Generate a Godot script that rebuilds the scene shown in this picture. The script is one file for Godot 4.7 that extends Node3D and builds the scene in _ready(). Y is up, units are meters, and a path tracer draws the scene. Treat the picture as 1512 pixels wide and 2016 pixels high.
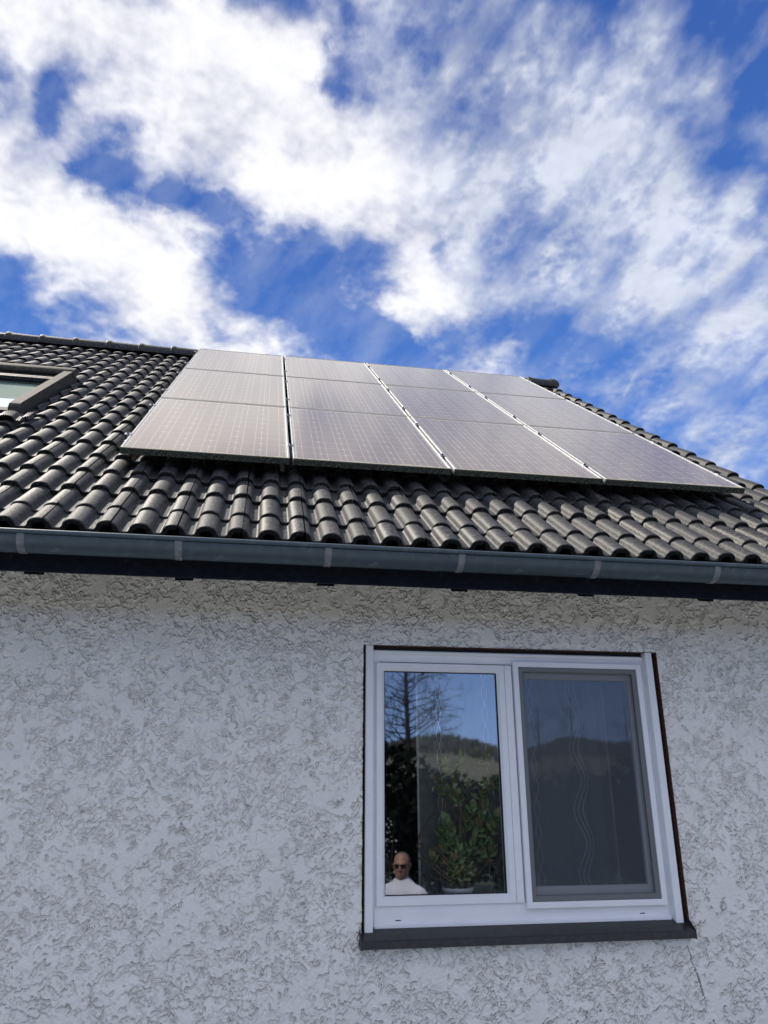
extends Node3D
# A stuccoed house seen from its garden: eaves, tiled roof with twelve solar panels, one double window.
# x runs along the wall, y up, z out of the wall towards the garden; units are metres.

const EYE := 2.25                        # height of the lens above the garden
const WALL := -4.085                     # outer face of the front wall
const PITCH := 0.6688                    # slope of the roof, radians
const EAVE := Vector3(0.0, 1.1346 + EYE, -3.535)
const CREST0 := -1.1559                  # x of one tile crest; crests are 0.15 apart
const GAUGE := 0.3275
const TO_SUN := Vector3(-1.0, 2.025, -0.95)

var rng := RandomNumberGenerator.new()
var M := {}
var plaster_relief: Image
var house: Node3D
var roof: Node3D
var slope: Transform3D                   # x along the eave, y out of the roof, z down the slope


# ---------------------------------------------------------------- mesh building
class MB:
	var v := PackedVector3Array()
	var n := PackedVector3Array()
	var t := PackedVector2Array()
	var i := PackedInt32Array()

	func tri(a: Vector3, b: Vector3, c: Vector3, away := Vector3.ZERO) -> void:
		var m := (c - a).cross(b - a)
		if m.length_squared() < 1e-18:
			return
		m = m.normalized()
		if away != Vector3.ZERO and m.dot((a + b + c) / 3.0 - away) < 0.0:
			var k := b
			b = c
			c = k
			m = -m
		var at := v.size()
		v.append_array([a, b, c])
		n.append_array([m, m, m])
		t.append_array([Vector2.ZERO, Vector2.ZERO, Vector2.ZERO])
		i.append_array([at, at + 1, at + 2])

	func quad(a: Vector3, b: Vector3, c: Vector3, d: Vector3, away := Vector3.ZERO) -> void:
		tri(a, b, c, away)
		tri(a, c, d, away)

	func sheet(a: Vector3, b: Vector3, c: Vector3, d: Vector3, uv: Array) -> void:
		var m := (c - a).cross(b - a).normalized()
		var at := v.size()
		v.append_array([a, b, c, d])
		n.append_array([m, m, m, m])
		t.append_array(uv)
		i.append_array([at, at + 1, at + 2, at, at + 2, at + 3])

	# rows of points joined into one smooth surface
	func grid(rows: Array, ring := false) -> void:
		var at := v.size()
		var w: int = rows[0].size()
		for r in rows:
			for p in r:
				v.append(p)
				n.append(Vector3.ZERO)
				t.append(Vector2.ZERO)
		for r in rows.size() - 1:
			for c in (w if ring else w - 1):
				var a := at + r * w + c
				var b := at + r * w + (c + 1) % w
				var d := a + w
				var e := b + w
				for f in [[a, b, e], [a, e, d]]:
					var m := (v[f[2]] - v[f[0]]).cross(v[f[1]] - v[f[0]])
					if m.length_squared() > 1e-20:
						for k in f:
							n[k] += m
							i.append(k)
		for k in range(at, v.size()):
			n[k] = n[k].normalized() if n[k].length_squared() > 1e-24 else Vector3.UP

	# a box with chamfered edges
	func box(at: Vector3, size: Vector3, cut := 0.002, turn := Basis.IDENTITY) -> void:
		var h := size / 2.0
		cut = minf(cut, minf(h.x, minf(h.y, h.z)) * 0.6)
		var s := h - Vector3.ONE * cut
		var P := func(x: float, y: float, z: float, on: int) -> Vector3:
			var q := Vector3(x * s.x, y * s.y, z * s.z)
			q[on] = [x * h.x, y * h.y, z * h.z][on]
			return at + turn * q
		for on in 3:
			var j := (on + 1) % 3
			var k := (on + 2) % 3
			for sg in [-1.0, 1.0]:
				var q := []
				for e in [[-1.0, -1.0], [1.0, -1.0], [1.0, 1.0], [-1.0, 1.0]]:
					var c := [0.0, 0.0, 0.0]
					c[on] = sg
					c[j] = e[0]
					c[k] = e[1]
					q.append(P.call(c[0], c[1], c[2], on))
				quad(q[0], q[1], q[2], q[3], at)
			for e in [[-1.0, -1.0], [1.0, -1.0], [1.0, 1.0], [-1.0, 1.0]]:   # the edge along axis «on»
				var a := [0.0, 0.0, 0.0]
				var b := [0.0, 0.0, 0.0]
				a[on] = -1.0
				b[on] = 1.0
				a[j] = e[0]
				b[j] = e[0]
				a[k] = e[1]
				b[k] = e[1]
				quad(P.call(a[0], a[1], a[2], j), P.call(b[0], b[1], b[2], j), P.call(b[0], b[1], b[2], k), P.call(a[0], a[1], a[2], k), at)
		for x in [-1.0, 1.0]:
			for y in [-1.0, 1.0]:
				for z in [-1.0, 1.0]:
					tri(P.call(x, y, z, 0), P.call(x, y, z, 1), P.call(x, y, z, 2), at)

	func tube(path: Array, radii: Array, sides := 6, capped := true) -> void:
		var rows := []
		var side := Vector3.ZERO
		for k in path.size():
			var along: Vector3 = (path[mini(k + 1, path.size() - 1)] - path[maxi(k - 1, 0)]).normalized()
			if side == Vector3.ZERO:
				side = along.cross(Vector3.UP if absf(along.y) < 0.9 else Vector3.RIGHT).normalized()
			side = (side - along * side.dot(along)).normalized()
			var other := along.cross(side)
			var r := PackedVector3Array()
			for s in sides:
				var g := TAU * s / sides
				r.append(path[k] + (side * cos(g) + other * sin(g)) * radii[k])
			rows.append(r)
		grid(rows, true)
		if capped:
			for k in [0, path.size() - 1]:
				var q: PackedVector3Array = rows[k]
				var inside: Vector3 = path[1 if k == 0 else k - 1]
				for s in range(1, sides - 1):
					tri(q[0], q[s], q[s + 1], inside)

	# a rectangular ring of mitred bars; the profile is a list of [inset, z]
	func ring(x0: float, y0: float, x1: float, y1: float, prof: Array) -> void:
		for k in prof.size() - 1:
			var a: Array = prof[k]
			var b: Array = prof[k + 1]
			var A := [Vector3(x0 + a[0], y0 + a[0], a[1]), Vector3(x1 - a[0], y0 + a[0], a[1]), Vector3(x1 - a[0], y1 - a[0], a[1]), Vector3(x0 + a[0], y1 - a[0], a[1])]
			var B := [Vector3(x0 + b[0], y0 + b[0], b[1]), Vector3(x1 - b[0], y0 + b[0], b[1]), Vector3(x1 - b[0], y1 - b[0], b[1]), Vector3(x0 + b[0], y1 - b[0], b[1])]
			for s in 4:
				var e := (s + 1) % 4
				quad(A[s], A[e], B[e], B[s])

	func mesh() -> ArrayMesh:
		var m := ArrayMesh.new()
		add_to(m)
		return m

	func add_to(m: ArrayMesh) -> void:
		var a := []
		a.resize(Mesh.ARRAY_MAX)
		a[Mesh.ARRAY_VERTEX] = v
		a[Mesh.ARRAY_NORMAL] = n
		a[Mesh.ARRAY_TEX_UV] = t
		a[Mesh.ARRAY_INDEX] = i
		m.add_surface_from_arrays(Mesh.PRIMITIVE_TRIANGLES, a)


func put(mesh: Mesh, called: String, material: Material, parent: Node) -> MeshInstance3D:
	var o := MeshInstance3D.new()
	o.name = called
	o.mesh = mesh
	o.material_override = material
	parent.add_child(o, true)
	return o


func node(called: String, parent: Node, at := Transform3D.IDENTITY) -> Node3D:
	var o := Node3D.new()
	o.name = called
	o.transform = at
	parent.add_child(o, true)
	return o


func tag(o: Node, label: String, category: String, group := "", kind := "") -> Node:
	o.set_meta("label", label)
	if category:
		o.set_meta("category", category)
	if group:
		o.set_meta("group", group)
	if kind:
		o.set_meta("kind", kind)
	return o


func numbered(called: String, k: int) -> String:
	return called if k == 0 else "%s_%03d" % [called, k]


func lin(r: float, g: float, b: float, a := 1.0) -> Color:
	var c := Color(r, g, b).linear_to_srgb()
	c.a = a
	return c


func plain(r: float, g: float, b: float, rough := 0.7, metal := 0.0, shine := 0.5) -> StandardMaterial3D:
	var m := StandardMaterial3D.new()
	m.albedo_color = lin(r, g, b)
	m.roughness = rough
	m.metallic = metal
	m.metallic_specular = shine
	return m


# mottled colour: the ramp's colours are linear; spread over the world at «per_metre» repeats
func mottled(m: StandardMaterial3D, stops: Array, per_metre: float, size := 512, noise_at := 0.02, octaves := 5, relief := 0.0, seed_ := 1, kind := FastNoiseLite.TYPE_SIMPLEX_SMOOTH, in_world := true) -> StandardMaterial3D:
	var f := FastNoiseLite.new()
	f.noise_type = kind
	f.seed = seed_
	f.frequency = noise_at
	f.fractal_octaves = octaves
	var g := Gradient.new()
	g.offsets = PackedFloat32Array(stops.map(func(s): return s[0]))
	g.colors = PackedColorArray(stops.map(func(s): return lin(s[1], s[2], s[3])))
	var src := f.get_seamless_image(size, size)
	var pic := Image.create_empty(size, size, false, Image.FORMAT_RGB8)
	var grey := src.get_data()
	var by := PackedByteArray()
	by.resize(size * size * 3)
	var look := PackedByteArray()
	for k in 256:
		var c := g.sample(k / 255.0)
		look.append_array([int(c.r * 255), int(c.g * 255), int(c.b * 255)])
	for k in size * size:
		var q := grey[k] * 3
		by[k * 3] = look[q]
		by[k * 3 + 1] = look[q + 1]
		by[k * 3 + 2] = look[q + 2]
	pic = Image.create_from_data(size, size, false, Image.FORMAT_RGB8, by)
	m.albedo_color = Color.WHITE
	m.albedo_texture = ImageTexture.create_from_image(pic)
	m.uv1_triplanar = true
	m.uv1_world_triplanar = in_world
	m.uv1_scale = Vector3.ONE * per_metre
	if relief > 0.0:
		m.heightmap_enabled = true
		m.heightmap_texture = ImageTexture.create_from_image(src)
		m.heightmap_scale = relief
	return m


# ---------------------------------------------------------------- sky
# Cloud banks and gaps on a chart of the sky about azimuth 9.7, elevation 20.1 degrees (tangent units): ends of a stroke, radius, weight.
const BANKS := [
	[-0.383, 0.637, -0.13, 0.597, 0.1, 1.0], [-0.25, 0.544, -0.077, 0.451, 0.083, 1.0], [-0.13, 0.471, 0.029, 0.391, 0.07, 1.0], [0.029, 0.378, 0.089, 0.291, 0.057, 0.85],
	[-0.476, 0.63, -0.456, 0.571, 0.05, 0.6], [-0.493, 0.537, -0.483, 0.491, 0.037, 0.65], [-0.337, 0.524, -0.283, 0.497, 0.04, 0.45], [-0.463, 0.384, -0.303, 0.298, 0.093, 1.0],
	[-0.303, 0.278, -0.184, 0.238, 0.05, 1.0], [-0.37, 0.404, -0.297, 0.378, 0.04, 0.95], [-0.503, 0.424, -0.489, 0.418, 0.067, 1.0], [-0.243, 0.371, -0.223, 0.358, 0.03, 0.55],
	[-0.22, 0.265, -0.19, 0.251, 0.037, 0.9], [-0.138, 0.251, -0.13, 0.241, 0.021, 0.9], [-0.237, 0.328, -0.19, 0.311, 0.02, 0.55], [-0.051, 0.306, -0.037, 0.301, 0.019, 0.5],
	[0.003, 0.271, 0.063, 0.245, 0.03, 0.65], [-0.43, 0.497, -0.42, 0.471, 0.023, 0.6], [-0.489, 0.271, -0.463, 0.271, 0.013, 0.3], [0.069, 0.657, 0.096, 0.504, 0.073, 0.6],
	[0.169, 0.504, 0.335, 0.451, 0.073, 0.6], [0.162, 0.404, 0.415, 0.391, 0.093, 0.78], [0.282, 0.338, 0.482, 0.311, 0.073, 0.72], [0.149, 0.298, 0.295, 0.271, 0.05, 0.5],
	[0.442, 0.245, 0.488, 0.165, 0.06, 0.55], [0.116, 0.192, 0.139, 0.19, 0.024, 0.85], [0.282, 0.178, 0.362, 0.138, 0.047, 0.34], [0.335, 0.617, 0.355, 0.577, 0.053, 0.4],
	[0.462, 0.371, 0.495, 0.351, 0.053, 0.55], [0.482, 0.085, 0.503, 0.052, 0.04, 0.6], [-0.051, 0.657, 0.003, 0.65, 0.033, 0.45], [0.016, 0.537, 0.043, 0.451, 0.04, 0.5],
	[0.229, 0.471, 0.495, 0.338, 0.17, 0.42], [0.28, 0.59, 0.36, 0.56, 0.13, 0.3], [0.362, 0.225, 0.48, 0.10, 0.12, 0.42], [0.12, 0.60, 0.17, 0.40, 0.11, 0.35], [0.41, 0.64, 0.52, 0.42, 0.12, 0.34], [-0.46, 0.60, -0.43, 0.50, 0.09, 0.45], [-0.20, 0.36, -0.12, 0.33, 0.07, 0.25]]
const GAPS := [
	[-0.44, 0.561, -0.43, 0.551, 0.025, 0.65], [-0.39, 0.458, -0.343, 0.471, 0.025, 0.8], [-0.283, 0.421, -0.217, 0.404, 0.023, 0.8], [-0.21, 0.378, -0.104, 0.338, 0.028, 0.9],
	[-0.157, 0.298, -0.077, 0.271, 0.05, 0.95], [-0.13, 0.271, -0.037, 0.245, 0.033, 0.9], [-0.041, 0.644, -0.037, 0.564, 0.024, 0.75], [0.023, 0.604, 0.029, 0.591, 0.024, 0.7],
	[-0.463, 0.514, -0.456, 0.504, 0.019, 0.7], [0.455, 0.63, 0.495, 0.564, 0.047, 0.6], [0.362, 0.511, 0.388, 0.504, 0.027, 0.5], [0.448, 0.458, 0.495, 0.444, 0.033, 0.6],
	[0.202, 0.211, 0.242, 0.211, 0.04, 0.6], [-0.503, 0.285, -0.463, 0.258, 0.027, 0.8], [-0.037, 0.218, 0.016, 0.211, 0.03, 0.8], [0.089, 0.351, 0.096, 0.338, 0.013, 0.5]]
const CHART_W := 170
const CHART_H := 150
var chart := PackedFloat32Array()
var chart_turn: Basis
var n_puff := FastNoiseLite.new()
var n_fine := FastNoiseLite.new()
var n_veil := FastNoiseLite.new()
var n_far := FastNoiseLite.new()
var sky_rows := []


func stroke(p: Vector2, s: Array) -> float:
	var a := Vector2(s[0], s[1])
	var ab := Vector2(s[2], s[3]) - a
	var d: float = (p - a - ab * clampf((p - a).dot(ab) / maxf(ab.length_squared(), 1e-9), 0.0, 1.0)).length() / float(s[4])
	return float(s[5]) * exp(-d * d * 0.8)


func sky_at(d: Vector3, out: PackedFloat32Array, o: int) -> void:
	var k := 1.0 / (d.y + 0.16)
	var px := d.x * k
	var pz := d.z * k
	var far := n_far.get_noise_3d(d.x, d.y * 1.6, d.z)
	var bank := clampf(0.86 + 0.6 * far, 0.1, 0.97) * smoothstep(0.04, 0.34, d.y)  # unseen cloud outside the chart, thickened to brighten the shaded wall
	var veil := clampf(0.4 + 1.2 * n_far.get_noise_3d(d.x + 7.0, d.y, d.z), 0.0, 1.0)
	var q := d * chart_turn
	var streak := 0.0
	var puff := n_puff.get_noise_2d(px, pz) * smoothstep(0.03, 0.2, d.y)
	if q.z < -0.25:
		var a := q.x / -q.z
		var b := q.y / -q.z
		var near := smoothstep(0.85, 0.6, absf(a)) * smoothstep(0.92, 0.74, b) * smoothstep(-0.45, -0.25, b)
		if near > 0.0:
			var wob := 0.05
			var u := clampf((a + wob * n_puff.get_noise_2d(px + 9.0, pz) + 0.85) / 1.7, 0.0, 0.999) * (CHART_W - 1)
			var w := clampf((b + wob * n_puff.get_noise_2d(px, pz + 9.0) + 0.5) / 1.5, 0.0, 0.999) * (CHART_H - 1)
			var iu := int(u)
			var iw := int(w)
			var at := iw * CHART_W + iu
			u -= iu
			w -= iw
			var m := lerpf(lerpf(chart[at], chart[at + 1], u), lerpf(chart[at + CHART_W], chart[at + CHART_W + 1], u), w)
			bank = lerpf(bank, m, near)
			veil = lerpf(veil, smoothstep(-0.02, 0.14, a + (b - 0.42) * 0.35), near)
			var along := Vector2(0.334 - 0.314, 0.19 - 0.15)
			var rel := Vector2(a - 0.314, b - 0.15)
			var f := rel.dot(along) / along.length_squared()
			if f > 0.0 and f < 1.0:
				var off := absf(rel.cross(along)) / along.length()
				streak = smoothstep(0.0016, 0.0004, off) * (1.0 - f) * 0.3
	var fine := n_fine.get_noise_2d(px, pz) * smoothstep(0.08, 0.25, d.y)
	var v1 := n_veil.get_noise_3d((d.x * 0.64 + d.y * 0.77) * 0.45 + 0.01 * fine, (d.x * 0.77 - d.y * 0.64) * 1.5, d.z * 0.8)
	var body := bank * 1.36 - 0.44 + (0.85 - 0.35 * bank * bank) * puff + 0.2 * fine * (1.0 - 0.5 * bank)
	var cum := smoothstep(-0.32, 1.02, body)
	cum = cum * (0.66 + 0.34 * cum)
	var thin := clampf(bank * 1.0 + 0.62 * v1 + 0.40 * puff + 0.12 * fine - 0.10, 0.0, 1.0)
	thin = thin * (0.5 + 0.5 * thin) * 0.84
	var alpha := clampf(maxf(lerpf(cum, thin, veil), (0.04 + 0.20 * v1 + 0.10 * far) * smoothstep(0.1, 0.3, d.y)) + streak, 0.0, 0.97)
	var up := smoothstep(0.22, 0.85, d.y)
	var low := smoothstep(0.3, 0.0, d.y)
	var br := lerpf(lerpf(0.080, 0.033, up), 0.40, low)
	var bg := lerpf(lerpf(0.212, 0.092, up), 0.59, low)
	var bb := lerpf(0.60, 0.325, up) + 0.40 * low
	var white := 0.675 + 0.10 * smoothstep(0.2, 1.2, body) + 0.10 * puff - 0.09 * veil + 0.04 * fine
	var tint := 0.06 * (1.0 - cum) + 0.10 * veil
	out[o] = lerpf(br, white * (1.0 - tint), alpha)
	out[o + 1] = lerpf(bg, white * (1.0 - 0.55 * tint), alpha)
	out[o + 2] = lerpf(bb, white * 1.05, alpha)


func sky_row(r: int, w: int, h: int, c0: int, cn: int, r0: int) -> void:
	var row := PackedFloat32Array()
	row.resize(cn * 3)
	var el := PI / 2.0 - PI * (r + r0 + 0.5) / h
	for c in cn:
		var az := TAU * (c + c0 + 0.5) / w
		sky_at(Vector3(sin(az) * cos(el), sin(el), -cos(az) * cos(el)), row, c * 3)
	sky_rows[r] = row.to_byte_array()


func sky_part(w: int, h: int, c0: int, cn: int, r0: int, rn: int) -> Image:
	sky_rows = []
	sky_rows.resize(rn)
	var job := WorkerThreadPool.add_group_task(sky_row.bind(w, h, c0, cn, r0), rn)
	WorkerThreadPool.wait_for_group_task_completion(job)
	var all := PackedByteArray()
	for r in sky_rows:
		all.append_array(r)
	return Image.create_from_data(cn, rn, false, Image.FORMAT_RGBF, all)


func make_sky() -> Texture2D:
	chart_turn = Basis.from_euler(Vector3(0.3506, -0.1689, 0.0))
	for f in [[n_puff, 11, 5.0, 6], [n_fine, 12, 34.0, 3], [n_veil, 13, 13.0, 5], [n_far, 14, 1.3, 3]]:
		f[0].noise_type = FastNoiseLite.TYPE_SIMPLEX_SMOOTH
		f[0].seed = f[1]
		f[0].frequency = f[2]
		f[0].fractal_octaves = f[3]
		f[0].fractal_gain = 0.53
	n_puff.domain_warp_enabled = true
	n_puff.domain_warp_amplitude = 0.06
	n_puff.domain_warp_frequency = 7.0
	chart.resize(CHART_W * CHART_H)
	for r in CHART_H:
		for c in CHART_W:
			var p := Vector2(c / (CHART_W - 1.0) * 1.7 - 0.85, r / (CHART_H - 1.0) * 1.5 - 0.5)
			var clear := 1.0
			for s in BANKS:
				clear *= 1.0 - minf(0.99, stroke(p, s))
			var m := 1.0 - clear
			for s in GAPS:
				m *= 1.0 - stroke(p, s)
			chart[r * CHART_W + c] = m
	var w := 4096
	var h := 2048
	var whole := sky_part(1024, 512, 0, 1024, 0, 256)
	whole.resize(w, h / 2, Image.INTERPOLATE_BILINEAR)
	var sky := Image.create_empty(w, h, false, Image.FORMAT_RGBF)
	sky.fill(Color(0.35, 0.42, 0.5))
	sky.blit_rect(whole, Rect2i(0, 0, w, h / 2), Vector2i.ZERO)
	var top := int((90.0 - 62.0) / 180.0 * h)
	var rows := int(56.0 / 180.0 * h)
	var east := int(80.0 / 360.0 * w)
	var west := int(52.0 / 360.0 * w)
	sky.blit_rect(sky_part(w, h, 0, east, top, rows), Rect2i(0, 0, east, rows), Vector2i(0, top))
	sky.blit_rect(sky_part(w, h, w - west, west, top, rows), Rect2i(0, 0, west, rows), Vector2i(w - west, top))
	return ImageTexture.create_from_image(sky)


# ---------------------------------------------------------------- plaster
# Torn-float render: worm-like scores in the plaster. The relief is built into the wall's mesh; the texture adds its finest part.
func make_plaster(m: StandardMaterial3D) -> void:
	var W := 2048
	var H := 1024
	var f := FastNoiseLite.new()
	f.seed = 5
	f.noise_type = FastNoiseLite.TYPE_SIMPLEX_SMOOTH
	f.frequency = 0.16
	f.fractal_octaves = 3
	var grain := f.get_image(W, H).get_data()
	f.seed = 6
	f.frequency = 0.006
	f.fractal_octaves = 5
	var patch := f.get_image(W, H).get_data()
	f.seed = 7
	f.frequency = 0.0125
	f.fractal_octaves = 4
	f.fractal_gain = 0.58
	f.domain_warp_enabled = true
	f.domain_warp_amplitude = 26.0
	f.domain_warp_frequency = 0.018
	f.domain_warp_fractal_octaves = 4
	var torn := f.get_image(W, H).get_data()
	f.seed = 17
	f.frequency = 0.026
	f.fractal_octaves = 3
	f.domain_warp_amplitude = 12.0
	var nick := f.get_image(W, H).get_data()
	f.domain_warp_enabled = false
	f.seed = 8
	f.frequency = 0.0075
	f.fractal_octaves = 5
	f.fractal_gain = 0.55
	var rough := f.get_image(W, H).get_data()
	var col := PackedByteArray()
	col.resize(W * H * 4)
	var hgt := PackedByteArray()
	hgt.resize(W * H * 4)
	for k in W * H:
		var g := grain[k] - 128
		var p := patch[k] - 128
		var base := 238 + g / 16 + p / 20
		var q := 160 + g / 14 + p / 16
		var a := torn[k]
		var b := nick[k]
		var busy := rough[k] - 76 + g / 12               # where the float tore the surface
		var dirt := 0
		if busy > 0:
			for level in [92, 128, 160]:
				var d := absi(a - level)
				if d < 5:
					dirt = maxi(dirt, mini(busy, 62) * (5 - d) / 5)
			if a < 92 or a > 128 and a < 160:
				q -= mini(busy / 2, 26)
				dirt = maxi(dirt, mini(busy / 5, 7))
		var few := p + g / 10 + 34
		if few > 0:
			for level in [70, 178]:
				var d := absi(b - level)
				if d < 8:
					dirt = maxi(dirt, mini(few, 56) * (8 - d) / 8)
			if b < 70 or b > 178:
				q -= mini(few, 20)
		col[k * 4] = base
		col[k * 4 + 1] = base - 3
		col[k * 4 + 2] = base - 10
		col[k * 4 + 3] = 255
		q -= dirt * 3 / 4
		hgt[k * 4] = q
		hgt[k * 4 + 1] = q
		hgt[k * 4 + 2] = q
		hgt[k * 4 + 3] = 255
	var color := Image.create_from_data(W, H, false, Image.FORMAT_RGBA8, col)
	var relief := Image.create_from_data(W, H, false, Image.FORMAT_RGBA8, hgt)
	var r := RandomNumberGenerator.new()
	r.seed = 21
	var S := 48
	var stamps := []
	var jag := FastNoiseLite.new()
	jag.frequency = 0.13
	jag.fractal_octaves = 2
	for turn in 12:
		for kind in 7:
			var pts := []
			var dir := Vector2.from_angle(PI * turn / 12.0)
			var p := Vector2(S / 2.0, S / 2.0)
			var steps := r.randi_range(1, 5)
			p -= dir * steps * 2.2
			for s in steps + 1:
				pts.append(p)
				dir = dir.rotated(r.randf_range(-1.1, 1.1))
				p += dir * r.randf_range(2.5, 5.2)
			var wide := r.randf_range(0.3, 2.6)
			var b := PackedByteArray()
			b.resize(S * S * 4)
			for y in S:
				for x in S:
					var at := Vector2(x, y)
					var d := 99.0
					for s in pts.size() - 1:
						d = minf(d, (at - Geometry2D.get_closest_point_to_segment(at, pts[s], pts[s + 1])).length())
					var w := wide * (1.0 + 0.9 * jag.get_noise_2d(x + kind * 60.0, y + turn * 60.0))
					var k := (y * S + x) * 4
					var core := smoothstep(w + 0.4, w - 0.6, d)
					var lip := exp(-pow((d - w - 1.4) / 0.9, 2.0))
					var tone := 116 if core > lip else 204
					b[k] = tone
					b[k + 1] = tone
					b[k + 2] = tone
					b[k + 3] = int(clampf(maxf(core, lip * 0.5), 0.0, 1.0) * 255)
			stamps.append(Image.create_from_data(S, S, false, Image.FORMAT_RGBA8, b))
	var flow := FastNoiseLite.new()
	flow.seed = 31
	flow.frequency = 0.004
	flow.fractal_octaves = 3
	var dense := FastNoiseLite.new()
	dense.seed = 32
	dense.frequency = 0.0065
	dense.fractal_octaves = 4
	for k in 6200:
		var x := r.randi_range(-S / 2, W - S / 2)
		var y := r.randi_range(-S / 2, H - S / 2)
		if r.randf() > clampf(0.55 + 0.9 * dense.get_noise_2d(x, y), 0.1, 1.0):
			continue
		var turn := int(fposmod((flow.get_noise_2d(x, y) * 2.2 + 0.5 + r.randfn(0.0, 0.14)) * 12.0, 12.0))
		var s: Image = stamps[turn * 7 + r.randi_range(0, 6)]
		relief.blend_rect(s, Rect2i(0, 0, S, S), Vector2i(x, y))
	# a hairline crack below the sill and a nail hole
	for c in [[[2.26, -0.745], [2.27, -0.80], [2.285, -0.85], [2.30, -0.905], [2.31, -0.965]]]:
		for q in c.size() - 1:
			for s in 60:
				var at: Vector2 = Vector2(c[q][0], c[q][1]).lerp(Vector2(c[q + 1][0], c[q + 1][1]), s / 59.0)
				var w := Vector2((at.x + 1.6) / 4.9 * W, (1.25 - at.y) / 2.45 * H) + Vector2(jag.get_noise_1d(s * 3.0), jag.get_noise_1d(s * 3.0 + 90.0)) * 2.5
				color.fill_rect(Rect2i(int(w.x), int(w.y), 1, 1), Color8(118, 113, 106))
				relief.fill_rect(Rect2i(int(w.x), int(w.y), 1, 1), Color8(90, 90, 90))
	color.fill_rect(Rect2i(int((-1.27 + 1.6) / 4.9 * W), int((1.25 - 0.29) / 2.45 * H), 5, 4), Color8(22, 20, 18))
	m.albedo_texture = ImageTexture.create_from_image(color)
	m.heightmap_enabled = true
	m.heightmap_texture = ImageTexture.create_from_image(relief)
	m.heightmap_scale = 2.4
	plaster_relief = relief



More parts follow.
